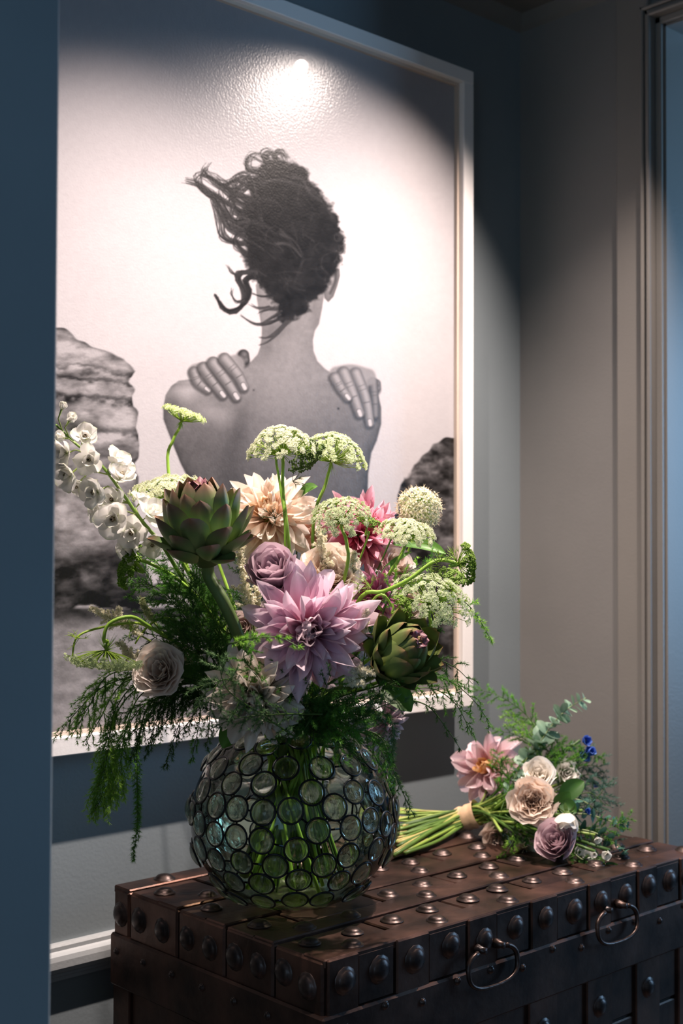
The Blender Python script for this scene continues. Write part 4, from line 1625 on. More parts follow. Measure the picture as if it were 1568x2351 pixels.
for pp in ([(165, 1512), (178, 1462), (235, 1440), (310, 1430), (350, 1444)], [(310, 1478), (330, 1448), (368, 1420), (410, 1432), (465, 1500)]):
    Q = spline([at(x, y, 1.645+.0003*(x-165)) for x, y in pp], 24)
    m_.tube(Q, np.linspace(.0011, .0022, len(Q)), 6, lin('#9CBC42'))
m_.build('side_stem', M['stem'], lace_hang)
sprig_dill(lace_hang, at(182, 1465, 1.645), cdir(-1, .2, 0), .022, 8, 3, '#A2C04A')
sprig_dill(lace_hang, at(300, 1450, 1.65), cdir(.3, .8, 0), .02, 8, 4)
umbel('half hidden lace flower low behind the open artichoke', (470, 1120, 1.90), (.1, .9, .2), 40, .5, 26, 62, way=[at(470, 1200, 1.9)], cw='#D9E4B0', hub=.5)
umbel('small green bud cluster in front of the hot pink dahlia', (846, 1196, 1.72), (.2, .9, .3), 24, .4, 12, 63, way=[at(835, 1260, 1.73)], kind='bud', cw='#7E9E3A', hub=.6, fl=.0018, beard=6, stemr=(.0012, .0016))
umbel('pale green bud umbel at the right beyond the broad lace flower', (1045, 1320, 1.80), (.3, .7, .3), 34, .5, 18, 64, way=[at(1020, 1380, 1.80)], kind='bud', cw='#8AAA48', hub=.5, fl=.002, beard=8)
th = umbel('tiny unopened green umbel over the yellow-green curling stem at right', (930, 1388, 1.64), (.7, .5, .4), 26, .4, 12, 65, way=[at(900, 1390, 1.65), at(850, 1385, 1.66)], kind='bud', cw='#90B044', hub=.7, fl=.0016, beard=20, stemr=(.0014, .002))
for k, (x, y, d, a, b) in enumerate(((1010, 1290, 1.655, .2, .8), (985, 1300, 1.655, .5, -.4), (850, 1345, 1.66, -.5, .6), (845, 1385, 1.655, -.4, -.3), (820, 1360, 1.66, -.8, .2), (1048, 1290, 1.65, -.2, .9))):
    sprig_dill(th, at(x, y, d), cdir(a, b, .3), .030, 9, 20+k, '#86A63C')
tl = bpy.data.objects['lace_flower']
sprig_dill(tl, at(632, 1190, 1.735), cdir(-.9, .2, .2), .028, 9, 41, '#3E4A24')
sprig_dill(tl, at(672, 1105, 1.75), cdir(.8, .1, .2), .026, 7, 42, '#5E6A38')

# pale globe allium
P_ = at(962, 1168, 1.86)
al = thing('allium', 'round spiky white allium globe at the right beside the picture rocks', 'flower', Matrix.Translation(P_))
ra = np.random.default_rng(71)
n_ = 170
ii = np.arange(n_)+.5
ph = np.arccos(1-2*ii/n_)
tt = ii*GA*1.0
D = np.stack([np.sin(ph)*np.cos(tt), np.sin(ph)*np.sin(tt), np.cos(ph)], 1)
R_ = 53*1.86/F_PX
st_, fl_ = MB(), MB()
for d in D:
    st_.tube([P_, P_+d*R_*.86], [.0006, .0005], 3, lin('#8FB04A'), cap=False)
fp = P_+D*(R_*ra.uniform(.80, .98, n_))[:, None]
florets(fp, D, .0062, lin('#F2EBD8'), lin('#C8D090'), fl_, 72)
needles(np.repeat(fp, 4, 0), disc_dir(np.repeat(D, 4, 0), ra, n_*4, .35), ra.uniform(.005, .009, n_*4), .0008, lin('#EAD9BE'), fl_, 73)
st_.build('pedicels', M['stem'], al, kind='stuff')
fl_.build('florets', M['floret'], al, kind='stuff', smooth=False)
stem(al, P_, np.array([0, 0, 1.0]), [at(940, 1260, 1.86), at(880, 1380, 1.85)], .002, .0026)

# white delphinium spike
path = [at(*p) for p in ((128, 975, 1.70), (170, 1015, 1.69), (230, 1065, 1.68), (280, 1130, 1.68), (325, 1195, 1.69), (375, 1255, 1.70), (440, 1360, 1.74))]
dl = thing('delphinium', 'white delphinium spike reaching to the left edge, cut off by the wall', 'flower', Matrix.Translation(path[3]))
Q = spline(path+in_vase(path[-1], 5), 50)
m_ = MB()
m_.tube(Q, np.linspace(.0016, .0036, len(Q)), 7, lin('#6C8C3A'))
m_.build('stem', M['stem'], dl)
wst = [(0, lin('#DDE3BE')), (.25, lin('#EEEDE6')), (.85, lin('#F3F0EC')), (1, lin('#E2E6C8'))]
sep = [blade(1, .46*f, wst, cup=c_, curl=k, tip=3.6, base=.5, ruf=.12, seed=80+q).mesh('sepal', M['petal']) for q, (f, c_, k) in enumerate(((1, .3, .35), (1.1, .4, .1), (.95, .5, .6)))]
bee = []
for q in range(2):
    b_ = MB()
    for k in range(6):
        bl = blade(.42, .13, [(0, lin('#B9B48A')), (.6, lin('#8E7A60')), (1, lin('#E6DECB'))], cup=.4, curl=.6, seed=q*9+k)
        Mx = np.array(polar(k*1.05+.3, .45, (0, 0, 0)))
        b_.add(np.concatenate(bl.v) @ Mx[:3, :3].T, bl.f[0], np.concatenate([np.asarray(c) for c in bl.c]))
    bee.append(b_.mesh('flower_eye', M['petal']))
rd = np.random.default_rng(8)
flz = [(142, 938, 1.69, 16, .2, .6, .2), (160, 965, 1.685, 21, .5, .5, .5), (145, 1005, 1.68, 22, -.5, .1, .8), (195, 1005, 1.68, 31, .25, .35, .9), (205, 1055, 1.66, 33, .05, -.1, 1), (150, 1040, 1.66, 34, -.6, 0, .8),
       (160, 1088, 1.66, 38, -.5, -.2, .8), (180, 1110, 1.68, 30, -.2, -.6, .5), (265, 1062, 1.68, 38, .5, .7, .3), (278, 1098, 1.66, 38, .3, .75, .6), (220, 1130, 1.66, 36, -.4, -.1, .9), (258, 1150, 1.68, 30, -.1, .3, .8),
       (262, 1190, 1.65, 42, -.15, -.15, 1), (225, 1172, 1.68, 28, -.7, -.1, .5), (305, 1222, 1.66, 36, -.2, -.2, .9), (345, 1180, 1.69, 36, .6, .5, .5), (300, 1260, 1.68, 32, -.5, -.4, .7), (350, 1250, 1.70, 28, .1, -.3, .9), (325, 1150, 1.71, 26, .5, .7, .2)]
for x, y, d, rp, a, b, c in flz:
    P_ = at(x, y, d)
    A = cdir(a, b, c)
    R_ = rp*d/F_PX*1.28
    f = link('floret', bee[rd.integers(2)], dl, ROOTM[dl.name].inverted() @ headM(P_, A, rd.uniform(0, 6)) @ Matrix.Scale(R_, 4))
    closed = rp < 23
    for k in range(5):
        link('sepal', sep[rd.integers(3)], f, polar(k*2*math.pi/5+rd.normal(0, .12), (.45 if closed else rd.uniform(.95, 1.45)), (0, 0, -.12), 1.0, rd.normal(0, .12)))
    if not closed:
        for k in range(3):
            link('sepal', sep[rd.integers(3)], f, polar(k*2*math.pi/3+.5, rd.uniform(.5, .75), (0, 0, -.05), .72))
    i = int(np.argmin(np.linalg.norm(Q-P_, axis=1)))
    m_ = MB()
    m_.tube([Q[min(len(Q)-1, i+2)], (Q[i]+P_)/2-A*R_*.25, P_-A*R_*.08], [.0011, .0009, .0016], 5, lin('#9AAE62'))
    m_.build('pedicel', M['stem'], dl)

# astilbe plumes
plume('cream astilbe plume in the centre, above the peach rose', [(740, 1360, 1.73), (742, 1300, 1.72), (738, 1250, 1.71), (730, 1215, 1.71)], .034, 81, nb=34)
plume('cream astilbe plume leaning right of the centre one', [(770, 1360, 1.74), (800, 1310, 1.72), (815, 1265, 1.71)], .022, 82)
plume('tall cream astilbe between the artichoke stem and mauve rose', [(590, 1480, 1.70), (575, 1400, 1.69), (560, 1330, 1.69), (552, 1265, 1.69)], .034, 83, nb=40)
plume('cream astilbe beside the thick artichoke stem, lower one', [(600, 1470, 1.72), (585, 1410, 1.71), (590, 1350, 1.70)], .026, 84, nb=30)
plume('cream astilbe spike poking out at far left above the hanging lace flower', [(360, 1480, 1.70), (290, 1440, 1.69), (245, 1415, 1.69), (208, 1395, 1.69)], .024, 85, nb=30)
plume('short pale astilbe tip beside the far left astilbe spike', [(360, 1480, 1.72), (310, 1450, 1.70), (275, 1420, 1.70), (272, 1395, 1.70)], .018, 86)
plume('slim green astilbe tip standing up at left', [(370, 1450, 1.73), (340, 1410, 1.72), (325, 1375, 1.72)], .012, 87, col=('#B9BE84', '#D8DAB0'))
plume('small cream astilbe tip low between lilac dahlia and green artichoke', [(770, 1560, 1.63), (820, 1540, 1.61), (862, 1548, 1.60)], .016, 88)
plume('second cream astilbe tip low under the lilac dahlia', [(770, 1580, 1.63), (810, 1565, 1.61), (838, 1572, 1.60)], .013, 89)
plume('cream astilbe tip rising beside the green artichoke', [(820, 1500, 1.64), (835, 1440, 1.63), (842, 1400, 1.62)], .014, 90)
plume('cream astilbe tuft behind the closed cream dahlia at left', [(480, 1560, 1.72), (420, 1500, 1.70), (385, 1480, 1.71)], .018, 91)
plume('pale astilbe spray behind the open artichoke at its right', [(560, 1300, 1.80), (548, 1250, 1.80), (540, 1195, 1.80)], .022, 92)
plume('cream astilbe behind the hanging lace flower at far left', [(330, 1530, 1.70), (300, 1500, 1.69), (270, 1475, 1.68)], .018, 93)

# leaves among the flowers
lf = [(0, lin('#3E6426')), (.6, lin('#4E7A2E')), (1, lin('#5C8836'))]
for k, (lab, x, y, d, a, b, c, L, W) in enumerate((
        ('flat dark green leaf under the allium globe', 905, 1250, 1.80, .9, .05, .2, .075, .014), ('pointed green leaf right of the cream garden rose', 410, 1545, 1.70, .9, .1, .2, .036, .012),
        ('green leaf between the peach dahlia and the tall leaning lace flower', 690, 1140, 1.88, .6, .6, .3, .03, .012), ('dark strap leaf crossing the stem of the right lace flower', 870, 1330, 1.77, .55, .75, .2, .06, .006),
        ('dark green leaf below the hot pink dahlia', 800, 1400, 1.80, .4, .4, .6, .06, .018), ('dark leaf behind the lilac dahlia at its left', 560, 1500, 1.74, -.5, .3, .5, .06, .02),
        ('dark leaf low under the green artichoke', 880, 1580, 1.68, .6, -.3, .5, .05, .018), ('dark leaf deep in the middle of the arrangement', 690, 1380, 1.80, .1, .8, .5, .07, .02),
        ('dark leaf deep below the open artichoke', 500, 1400, 1.80, -.4, .5, .5, .07, .02), ('dark leaf hanging at the vase mouth on the left', 560, 1650, 1.70, -.5, -.5, .6, .05, .016))):
    P_ = at(x, y, d)
    t_ = thing('leaf_stalk', lab, 'leaf', Matrix.Translation(P_))
    leaf_obj(t_, P_, cdir(a, b, c), cdir(-a*.3, .8, .6), L, W, lf, cup=.2, curl=-.6, tip=1.7, base=.5, fold=.25)
    stem(t_, P_, cdir(a, b, c), (), .0012, .0016, (lin('#47652A'), lin('#47652A')), under=.008)

# ---------------------------------------------------------------- asparagus fern
DK = ('#24481A', '#44762A')
MD = ('#3F7826', '#6CA83A')
LT = ('#68AA34', '#AEDC58')
GY = ('#3C5F3A', '#6A8C5A')
fid = [200]


def fr(lab, path, w, col, **kw):
    fid[0] += 1
    fern(lab, path, w, fid[0], col, **kw)


fr('dark fern frond fanning left just under the open artichoke', [(560, 1640, 1.75), (480, 1500, 1.72), (400, 1390, 1.72), (320, 1330, 1.74)], .075, DK, vase_end=True)
fr('dark fern frond rising behind the artichoke stem', [(580, 1640, 1.80), (490, 1450, 1.80), (430, 1330, 1.84), (385, 1262, 1.84)], .075, DK, vase_end=True)
fr('dark fern frond reaching left above the cream garden rose', [(560, 1650, 1.76), (470, 1550, 1.74), (390, 1470, 1.73), (300, 1450, 1.72)], .07, DK, vase_end=True)
fr('dark fern frond deep left behind the artichoke stem', [(570, 1600, 1.78), (520, 1480, 1.76), (470, 1400, 1.75), (440, 1310, 1.74)], .07, DK)
fr('dark fern frond behind the cream garden rose', [(570, 1620, 1.76), (480, 1560, 1.75), (420, 1500, 1.75), (350, 1460, 1.76)], .08, DK)
fr('dark fern mass left of the artichoke stem, nearest one', [(570, 1600, 1.70), (500, 1500, 1.67), (450, 1430, 1.66), (410, 1350, 1.67)], .075, DK, dens=1.3)
fr('dark fern mass between artichoke stem and cream garden rose', [(570, 1620, 1.70), (500, 1550, 1.67), (450, 1500, 1.66), (400, 1440, 1.67)], .075, DK, dens=1.3)
fr('dark fern under the open artichoke heart', [(560, 1560, 1.72), (500, 1440, 1.70), (450, 1360, 1.70), (390, 1300, 1.70)], .06, MD, dens=1.2)
fr('dark fern right of the artichoke stem', [(590, 1600, 1.72), (560, 1520, 1.69), (530, 1460, 1.69), (520, 1400, 1.69)], .05, DK, dens=1.2)
fr('dark fern spreading below the cream garden rose', [(570, 1640, 1.72), (480, 1590, 1.69), (420, 1590, 1.68), (350, 1620, 1.68)], .06, DK, dens=1.2, droop=.7)
fr('fern sprig spreading at left below the bud umbel', [(540, 1560, 1.74), (440, 1430, 1.70), (360, 1350, 1.70), (290, 1340, 1.70)], .05, MD)
fr('fern sprig below the delphinium florets', [(520, 1480, 1.74), (420, 1360, 1.72), (360, 1290, 1.72), (330, 1255, 1.72)], .045, MD)
fr('fern frond trailing farthest to the left edge', [(480, 1580, 1.72), (360, 1550, 1.70), (250, 1570, 1.68), (180, 1630, 1.67), (132, 1690, 1.66)], .035, MD, droop=.8)
fr('bright fern frond hanging at far left beneath the upside down lace flower', [(450, 1570, 1.72), (340, 1540, 1.70), (250, 1550, 1.68), (205, 1620, 1.67), (165, 1690, 1.67)], .05, LT, droop=1.0)
fr('bright fern frond hanging second from the left edge', [(450, 1570, 1.73), (330, 1555, 1.71), (270, 1580, 1.70), (230, 1650, 1.69), (195, 1710, 1.69)], .045, LT, droop=1.2)
fr('fern strand with a thin tip over the frame at far left', [(440, 1570, 1.73), (320, 1570, 1.71), (270, 1620, 1.70), (250, 1680, 1.69), (240, 1715, 1.69)], .03, MD, droop=1.2)
fr('long bright fern tuft hanging lowest at left below the frame', [(430, 1570, 1.74), (320, 1580, 1.72), (262, 1650, 1.71), (245, 1740, 1.70), (232, 1830, 1.70), (215, 1862, 1.70)], .055, LT, droop=1.3, base_gap=.45, dens=1.5)
fr('second bright fern tuft beside the lowest hanging one', [(430, 1570, 1.75), (330, 1590, 1.73), (290, 1670, 1.72), (275, 1760, 1.71), (262, 1830, 1.71)], .05, LT, droop=1.3, base_gap=.5, dens=1.3)
fr('longest dark fern strand tapering to a point in front of the wall', [(450, 1580, 1.74), (350, 1610, 1.72), (318, 1700, 1.71), (314, 1790, 1.70), (316, 1880, 1.70), (306, 1972, 1.70)], .03, MD, droop=1.3, base_gap=.3)
XS = [q+k*.01 for k, q in enumerate((270, 300, 335, 352, 378, 405, 440, 475, 300, 255))]
ORD = ('first', 'second', 'third', 'fourth', 'fifth', 'sixth', 'seventh', 'eighth', 'ninth', 'tenth')
for k, (x1, y1, x2, y2, w) in enumerate(((330, 1620, 270, 1720, .028), (350, 1630, 300, 1745, .026), (370, 1640, 335, 1735, .022), (395, 1640, 352, 1700, .03), (420, 1640, 378, 1762, .018),
                                         (445, 1640, 405, 1690, .028), (460, 1640, 440, 1745, .018), (480, 1640, 475, 1720, .016), (400, 1600, 300, 1690, .035), (370, 1600, 255, 1650, .04))):
    fr(ORD[sorted(XS).index(x2+k*.01)]+' hanging dark fern strand from the left, below the cream garden rose', [(520, 1590, 1.73), (450, 1580, 1.70), (x1, y1, 1.68+.004*k), (x2, y2, 1.67+.004*k)], w, DK if k % 3 else MD, droop=1.6, group='thready fern strands left of the vase', base_gap=.3)
fr('pale fern frond laid over the cream dahlia from its left', [(690, 1700, 1.60), (600, 1640, 1.56), (520, 1580, 1.55), (500, 1500, 1.55)], .04, GY)
fr('pale fern frond lying across the cream dahlia centre', [(740, 1640, 1.60), (640, 1640, 1.56), (540, 1650, 1.55), (470, 1680, 1.56)], .03, GY)
fr('pale fern frond left of the cream dahlia', [(600, 1600, 1.60), (520, 1560, 1.57), (490, 1590, 1.56), (480, 1650, 1.56)], .045, GY)
fr('light fern tip lying under the lilac dahlia heart', [(520, 1480, 1.60), (580, 1466, 1.535), (640, 1464, 1.52), (692, 1488, 1.52)], .010, LT)
fr('fern frond above the cream dahlia, edge of the lilac one', [(640, 1600, 1.62), (580, 1540, 1.57), (560, 1500, 1.56), (600, 1455, 1.56)], .03, MD)
CLS = ('dark fern frond left below the lilac dahlia', 'dark fern frond curling down over the middle of the vase mouth', 'dark fern frond pointing right under the lilac dahlia',
       'green fern frond lying low on the right shoulder of the vase', 'dark fern frond rising straight behind the lilac dahlia petals', 'dark fern frond hanging over the left shoulder of the vase',
       'green fern tip hanging right of the middle over the glass discs', 'dark fern frond reaching right beneath the green artichoke', 'dark fern frond lying over the heart of the cream dahlia',
       'dark fern tip hanging down the middle of the glass vase', 'dark fern frond tucked up against the green artichoke', 'dark fern frond pointing left between cream and lilac dahlias',
       'dark fern tip hanging lowest on the front right of the glass vase')
for k, (x1, y1, x2, y2, w, c) in enumerate(((690, 1610, 640, 1580, .05, DK), (720, 1640, 690, 1690, .05, DK), (780, 1620, 830, 1600, .05, DK), (790, 1660, 850, 1680, .05, MD), (740, 1600, 760, 1550, .05, DK), (700, 1660, 620, 1720, .04, DK),
                                            (760, 1680, 790, 1750, .04, MD), (820, 1640, 890, 1640, .05, DK), (660, 1640, 590, 1620, .05, DK), (720, 1690, 730, 1760, .035, DK), (850, 1600, 900, 1570, .04, DK), (650, 1560, 560, 1530, .05, DK), (790, 1700, 840, 1770, .035, DK))):
    fr(CLS[k], [(720, 1680, 1.78), ((720+x1)/2, (1660+y1)/2, 1.70), (x1, y1, 1.62), (x2, y2, 1.59)], w, c, group='fern fronds around the vase mouth')
fr('feathery fern frond at the right lip in front of the pale pink dahlia', [(780, 1690, 1.66), (830, 1650, 1.62), (880, 1620, 1.60), (935, 1612, 1.60)], .03, GY)
fr('fern frond drooping over the right shoulder of the vase', [(780, 1670, 1.68), (850, 1690, 1.62), (880, 1730, 1.60), (905, 1800, 1.60)], .035, MD, droop=.9)
fr('fern frond hanging lowest at the right of the vase', [(790, 1670, 1.70), (870, 1690, 1.66), (900, 1760, 1.64), (925, 1820, 1.64), (950, 1872, 1.64)], .028, DK, droop=1.0)
fr('fern frond curling down beside the right lip dahlia', [(790, 1660, 1.70), (880, 1640, 1.64), (905, 1690, 1.62), (890, 1760, 1.62)], .03, GY, droop=.8)
fr('long fern frond crossing the lower right corner of the frame', [(800, 1640, 1.72), (940, 1560, 1.70), (1020, 1560, 1.72), (1080, 1600, 1.74), (1125, 1660, 1.75)], .04, MD, droop=.9, dens=.8)
fr('fern frond drooping at right below the green artichoke', [(800, 1640, 1.74), (960, 1580, 1.72), (1040, 1610, 1.73), (1085, 1690, 1.74)], .035, MD, droop=1.0, dens=.8)
fr('thin fern tip hanging against the dark wall at right', [(900, 1600, 1.72), (980, 1620, 1.72), (1030, 1680, 1.73), (1060, 1725, 1.73)], .012, DK, droop=1.2, dens=.6)
fr('sparse fern branch right of the green artichoke', [(860, 1600, 1.74), (980, 1520, 1.74), (1040, 1530, 1.75), (1085, 1570, 1.76)], .045, DK, dens=.7)
fr('narrow fern blade dropping from the broad lace flower at right', [(980, 1380, 1.72), (1040, 1370, 1.71), (1085, 1400, 1.70), (1128, 1470, 1.70)], .018, LT, droop=.4, dens=1.3)
fr('fern spray between the right lace flowers', [(850, 1560, 1.78), (900, 1430, 1.78), (950, 1340, 1.77), (1000, 1270, 1.77)], .04, MD)
fr('flat fern spray left of the broad lace flower', [(850, 1500, 1.74), (890, 1380, 1.71), (930, 1320, 1.71), (985, 1290, 1.71)], .03, LT)
fr('dark fern in the gap between green artichoke and lilac dahlia', [(800, 1640, 1.74), (830, 1540, 1.70), (840, 1480, 1.69), (850, 1430, 1.68)], .05, DK)
fr('dark fern filling behind the hot pink dahlia', [(800, 1560, 1.84), (830, 1430, 1.84), (860, 1340, 1.86), (890, 1280, 1.86)], .06, DK)
fr('dark fern filling behind the mauve rose', [(650, 1560, 1.84), (600, 1430, 1.84), (580, 1340, 1.86), (560, 1280, 1.86)], .07, DK)
fr('dark fern filling the centre behind the peach rose', [(720, 1560, 1.82), (710, 1430, 1.80), (700, 1340, 1.82), (700, 1280, 1.84)], .07, DK)
fr('dark fern behind the closed green artichoke', [(820, 1640, 1.80), (900, 1560, 1.76), (960, 1470, 1.76), (1000, 1420, 1.76)], .055, DK)
fr('dark fern low behind the cream dahlia', [(640, 1660, 1.76), (560, 1600, 1.72), (500, 1560, 1.72), (440, 1560, 1.72)], .07, DK)

# ---------------------------------------------------------------- the hand-tied bouquet lying on the chest
B0 = at(1070, 1880, 2.26)
bq = thing('bridal_bouquet', 'small hand-tied bouquet of pink and white flowers lying on the chest', 'bouquet', Matrix.Translation((B0[0], B0[1], TZ+.002)))
rb = np.random.default_rng(5)


def sub(name, P_, A, label=None, spin=0.0):
    return link(name, None, bq, ROOTM[bq.name].inverted() @ headM(P_, A, spin), label=label)


# stems: cut ends at left, through the ribbon, fanning out to the heads
heads = []


def bq_dahlia(px, axis, Rpx, s1, s2, n, seed, label, **kw):
    P_, A = at(*px), cdir(*axis)
    o = sub('dahlia', P_, A, label, seed)
    dahlia_head(o, Rpx*px[2]/F_PX, s1, s2, n, seed, **kw)
    heads.append(P_-A*.012)


def bq_rose(px, axis, Rpx, s1, n, seed, label, Hk=1.2, **kw):
    P_, A = at(*px), cdir(*axis)
    o = sub('rose', P_, A, label, seed)
    R = Rpx*px[2]/F_PX
    rose_head(o, R, R*Hk, s1, n, seed, **kw)
    heads.append(P_-A*R*.5)


bq_dahlia((1122, 1765, 2.30), (-.5, .35, .75), 84, st3('#EAB0A0', '#F0CCD2', '#F5DFE4'), st3('#D9913C', '#E4A860', '#EAC090'), 50, 91, 'pale pink dahlia with orange heart', W=.22, opn=90)
bq_rose((1238, 1780, 2.13), (-.05, .6, .75), 38, st3('#E3D3B4', '#EFE6D8', '#F5F0E8'), 22, 92, 'small cream white rose', 1.15, flare=.45, ruf=.08, inner_tight=.2)
bq_rose((1224, 1842, 2.10), (-.12, .28, .95), 52, st3('#DDB298', '#ECD0BA', '#F5E6D8'), 34, 93, 'dusty peach ruffled rose', .95, flare=.45, ruf=.09, inner_tight=.15, frill=.07)
bq_rose((1278, 1932, 2.06), (-.35, .50, .75), 50, st3('#BC8E9C', '#D2B0B8', '#E2CAD0'), 22, 94, 'mauve rose', 1.5, flare=.28)
bq_rose((1302, 1885, 2.05), (-.1, -.75, .5), 30, st3('#E8DDC8', '#EFE8DC', '#F4F0E8'), 12, 95, 'white bud hanging head down', 1.5, flare=.15)
bq_rose((1300, 1775, 2.20), (.2, .3, .9), 28, st3('#DDD2BE', '#EAE4D8', '#F2EEE8'), 14, 96, 'white rose behind', 1.1, flare=.4, ruf=.1)
bq_rose((1140, 1925, 2.20), (-.3, -.1, .9), 36, st3('#C7A08C', '#DABDAA', '#E8D5C6'), 14, 97, 'blush rose underneath', 1.0, flare=.45, ruf=.1)
bq_rose((1205, 1955, 2.14), (-.1, -.3, .9), 28, st3('#B9A07E', '#CDBC9A', '#DDD2B8'), 12, 98, 'buff rose pressed underneath', 1.0, flare=.4, ruf=.1)
for k, (x, y, d, rp) in enumerate(((1395, 1958, 2.05, 22), (1350, 1965, 2.07, 22), (1370, 1925, 2.08, 16), (1325, 1955, 2.08, 17), (1330, 1780, 2.2, 15), (1365, 1960, 2.04, 14))):
    P_, A = at(x, y, d), cdir(rb.normal(0, .5), rb.normal(.2, .3), .8)
    o = link('floret', bee[k % 2], bq, ROOTM[bq.name].inverted() @ headM(P_, A, k) @ Matrix.Scale(rp*d/F_PX, 4), label='small white floret')
    for q in range(5):
        link('sepal', sep[q % 3], o, polar(q*1.2566, rb.uniform(.4, 1.1), (0, 0, -.1), 1.0))
    heads.append(P_-A*.01)
# blue delphinium bells
bl_m = blade(1, .45, [(0, lin('#2F4E9E')), (.6, lin('#4A70CC')), (1, lin('#6E90DC'))], cup=.5, curl=.5, tip=3.2, base=.5, ruf=.1).mesh('sepal', M['petal'])
for k, (x, y, d) in enumerate(((1340, 1700, 2.22), (1348, 1722, 2.22), (1335, 1735, 2.22), (1362, 1800, 2.24), (1345, 1862, 2.12))):
    P_, A = at(x, y, d), cdir(.4, .1, .8)
    o = link('bell', bee[0], bq, ROOTM[bq.name].inverted() @ headM(P_, A, k) @ Matrix.Scale((25 if k < 3 else 15)*d/F_PX, 4), label='blue bell shaped bloom')
    for q in range(5):
        link('sepal', bl_m, o, polar(q*1.2566, rb.uniform(.5, 1.0), (0, 0, -.1), 1.0))
    heads.append(P_-A*.01)
# eucalyptus sprigs with round paired leaves
eu = [(0, lin('#6E8C78')), (.6, lin('#86A48C')), (1, lin('#9CB49A'))]
ed = [(0, lin('#34584E')), (.6, lin('#456E62')), (1, lin('#5A7E6C'))]


def euc(pts, n, size, stops, label, seed):
    r = np.random.default_rng(seed)
    Q = spline([at(*p) for p in pts], 26)
    o = link('eucalyptus', None, bq, ROOTM[bq.name].inverted() @ Matrix.Translation(Q[-1]), label=label)
    m_ = MB()
    m_.tube(Q, np.linspace(.0014, .0007, len(Q)), 5, lin('#8C9A6A'))
    m_.build('twig', M['stem'], o)
    for k in range(n):
        f = (k+.5)/n
        i = min(len(Q)-2, int(f*(len(Q)-1)))
        tg = nrm(Q[i+1]-Q[i])
        s_ = nrm(np.cross(tg, r.normal(0, 1, 3)))
        for sg in (-1, 1):
            d = nrm(s_*sg+tg*.45)
            leaf_obj(o, Q[i], d, nrm(tg+r.normal(0, .5, 3)), size*(1.1-.45*f)*r.uniform(.85, 1.1), size*.42*(1.1-.4*f), stops, cup=.15, curl=-.2, tip=3.6, base=.42, seed=k)
    heads.append(Q[0])


euc([(1230, 1720, 2.24), (1262, 1672, 2.24), (1300, 1630, 2.24), (1345, 1602, 2.24)], 13, .026, eu, 'tall pale eucalyptus sprig', 1)
euc([(1190, 1800, 2.24), (1210, 1740, 2.24), (1240, 1700, 2.24)], 7, .024, eu, 'pale eucalyptus sprig', 2)
euc([(1160, 1830, 2.22), (1180, 1790, 2.20), (1200, 1745, 2.20)], 5, .016, eu, 'short pale eucalyptus sprig', 3)
euc([(1290, 1870, 2.14), (1350, 1870, 2.12), (1400, 1885, 2.11), (1450, 1895, 2.10)], 9, .020, ed, 'blue green eucalyptus sprig', 4)
euc([(1300, 1900, 2.12), (1360, 1910, 2.10), (1410, 1935, 2.09), (1440, 1960, 2.08)], 8, .020, ed, 'blue green eucalyptus sprig', 5)
euc([(1290, 1830, 2.18), (1340, 1840, 2.17), (1380, 1870, 2.16)], 7, .018, ed, 'blue green eucalyptus sprig', 6)
euc([(1300, 1940, 2.10), (1340, 1975, 2.06), (1400, 1985, 2.05)], 5, .014, lf, 'green leafy sprig', 7)
euc([(1240, 1760, 2.24), (1280, 1730, 2.24), (1320, 1715, 2.24)], 7, .020, eu, 'pale eucalyptus sprig', 8)
for x, y, d, a, b, c, L, W in ((1280, 1858, 2.09, .3, .7, .5, .038, .014), (1290, 1830, 2.10, .7, .65, .3, .045, .016), (1290, 1845, 2.08, .5, -.2, .7, .030, .013), (1250, 1990, 2.06, -.8, -.12, .3, .03, .008), (1330, 1980, 2.06, .5, -.2, .7, .02, .008), (1390, 1985, 2.05, .8, -.1, .3, .025, .006)):
    leaf_obj(bq, at(x, y, d), cdir(a, b, c), cdir(-.2, .4, .9), L, W, [(0, lin('#2C4E20')), (1, lin('#416A2C'))], cup=.15, curl=-.5, tip=1.7, base=.45, fold=.2)
# ferns and fennel-like threads of the bouquet
for k, (p, w, c) in enumerate((([(1200, 1850, 2.26), (1240, 1720, 2.27), (1215, 1650, 2.28), (1150, 1600, 2.29), (1085, 1580, 2.30)], .035, MD),
                               ([(1200, 1830, 2.26), (1230, 1730, 2.26), (1190, 1690, 2.27), (1130, 1675, 2.28)], .03, MD),
                               ([(1200, 1830, 2.22), (1260, 1740, 2.22), (1310, 1710, 2.22), (1390, 1748, 2.22)], .03, MD),
                               ([(1260, 1820, 2.20), (1340, 1780, 2.22), (1385, 1790, 2.22)], .05, ('#35564A', '#54776A')),
                               ([(1280, 1850, 2.18), (1350, 1820, 2.18), (1390, 1850, 2.17)], .045, ('#35564A', '#54776A')),
                               ([(1150, 1860, 2.18), (1170, 1800, 2.20), (1160, 1750, 2.22)], .035, MD),
                               ([(1160, 1870, 2.16), (1190, 1900, 2.13), (1160, 1960, 2.10), (1135, 1995, 2.09)], .022, LT),
                               ([(1110, 1870, 2.22), (1160, 1900, 2.18), (1220, 1930, 2.14)], .03, DK),
                               ([(1120, 1890, 2.22), (1180, 1930, 2.18), (1250, 1960, 2.12)], .03, DK),
                               ([(1250, 1860, 2.16), (1320, 1900, 2.12), (1400, 1900, 2.10), (1450, 1870, 2.10)], .035, MD),
                               ([(1230, 1800, 2.22), (1280, 1760, 2.22), (1300, 1730, 2.22)], .04, DK), ([(1200, 1810, 2.24), (1160, 1780, 2.22), (1140, 1740, 2.22)], .03, DK))):
    o = link('fern_sprig', None, bq)
    fern(None, p, w, 300+k, c, root=o, dens=1.15, nl=.0075)
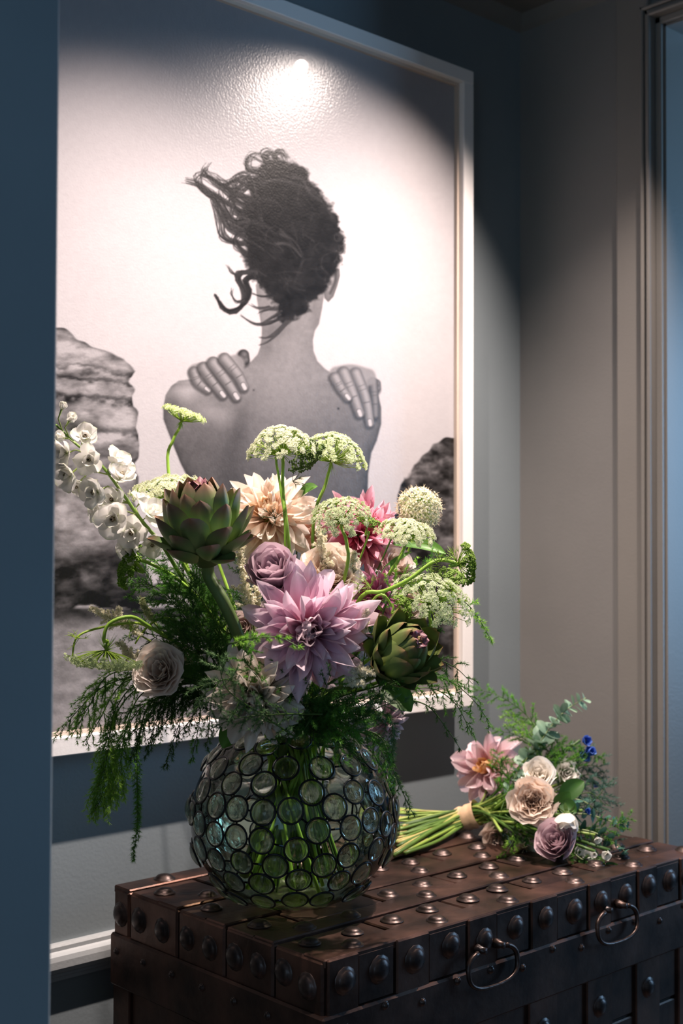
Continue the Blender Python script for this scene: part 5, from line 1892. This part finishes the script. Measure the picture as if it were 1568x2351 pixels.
for k, (p, w, c) in enumerate((([(1280, 1800, 2.22), (1340, 1760, 2.23), (1380, 1760, 2.23)], .05, ('#3A5C4E', '#5E8070')), ([(1290, 1860, 2.2), (1360, 1840, 2.2), (1395, 1800, 2.2)], .05, ('#3A5C4E', '#5E8070')),
                               ([(1200, 1800, 2.25), (1260, 1740, 2.25), (1270, 1690, 2.25)], .045, MD), ([(1240, 1800, 2.2), (1290, 1750, 2.2), (1335, 1760, 2.2)], .04, MD), ([(1130, 1830, 2.22), (1150, 1790, 2.22), (1140, 1720, 2.24)], .03, MD),
                               ([(1120, 1880, 2.24), (1170, 1850, 2.22), (1210, 1800, 2.2)], .035, MD), ([(1110, 1890, 2.22), (1150, 1880, 2.19), (1200, 1890, 2.15)], .03, LT), ([(1260, 1900, 2.14), (1320, 1960, 2.08), (1380, 1975, 2.06)], .03, MD),
                               ([(1280, 1900, 2.14), (1350, 1930, 2.12), (1420, 1930, 2.1)], .04, ('#3A5C4E', '#5E8070')), ([(1240, 1760, 2.26), (1220, 1690, 2.27), (1160, 1640, 2.28)], .03, LT))):
    o = link('fern_sprig', None, bq)
    fern(None, p, w, 340+k, c, root=o, dens=1.2, nl=.0075)
# ribbon
W0, W1 = at(1042, 1888, 2.28), at(1098, 1868, 2.26)
ax_ = nrm(W1-W0)
FR = frame_from(ax_)
m_ = MB()
L_ = np.linalg.norm(W1-W0)
mm, nn = 9, 20
Pp_ = np.zeros((mm, nn+1, 3))
for i in range(mm):
    for j in range(nn+1):
        a = j*2*math.pi/nn
        rr = .0205+.0016*math.sin(i*2.3+a)+.0008*math.sin(3*a+i)+(.003*(i/(mm-1)) )
        Pp_[i, j] = W0+ax_*L_*i/(mm-1)+rr*(FR[:, 0]*math.cos(a)+FR[:, 1]*math.sin(a))
m_.grid(Pp_)
m_.build('ribbon', M['wrap'], bq, label='peach coloured ribbon binding')
# stems, each a part
WC = (W0+W1)/2
for k in range(64):
    a, q = k*GA, math.sqrt((k+.5)/64)*.0175
    wp_ = WC+q*(FR[:, 0]*math.cos(a)+FR[:, 1]*math.sin(a))
    dy_ = rb.uniform(-46, 66)
    e = at(rb.uniform(896, 945), 1902+dy_, 2.20-.0021*dy_)
    hd = heads[k % len(heads)] if k < len(heads)*1.2 else at(rb.uniform(1130, 1260), rb.uniform(1800, 1930), rb.uniform(2.10, 2.24))
    e[2] = max(e[2], TZ+.010)
    pts = spline([e, (e+wp_)/2+rb.normal(0, .003, 3), wp_, wp_+ax_*.03+(hd-wp_)*.12, hd], 22)
    pts[:, 2] = np.maximum(pts[:, 2], TZ+.006)
    m_ = MB()
    cA, cB = [('#B9A86A', '#8FA850'), ('#8FA84A', '#6E8E3A'), ('#5C7A34', '#4E6E2E'), ('#44602A', '#3E5C28')][rb.integers(4)]
    m_.tube(pts, rb.uniform(.0019, .0032), 6, ramp(np.linspace(0, 1, len(pts)), [(0, lin(cA)), (1, lin(cB))]))
    m_.build('stem', M['stem'], bq)
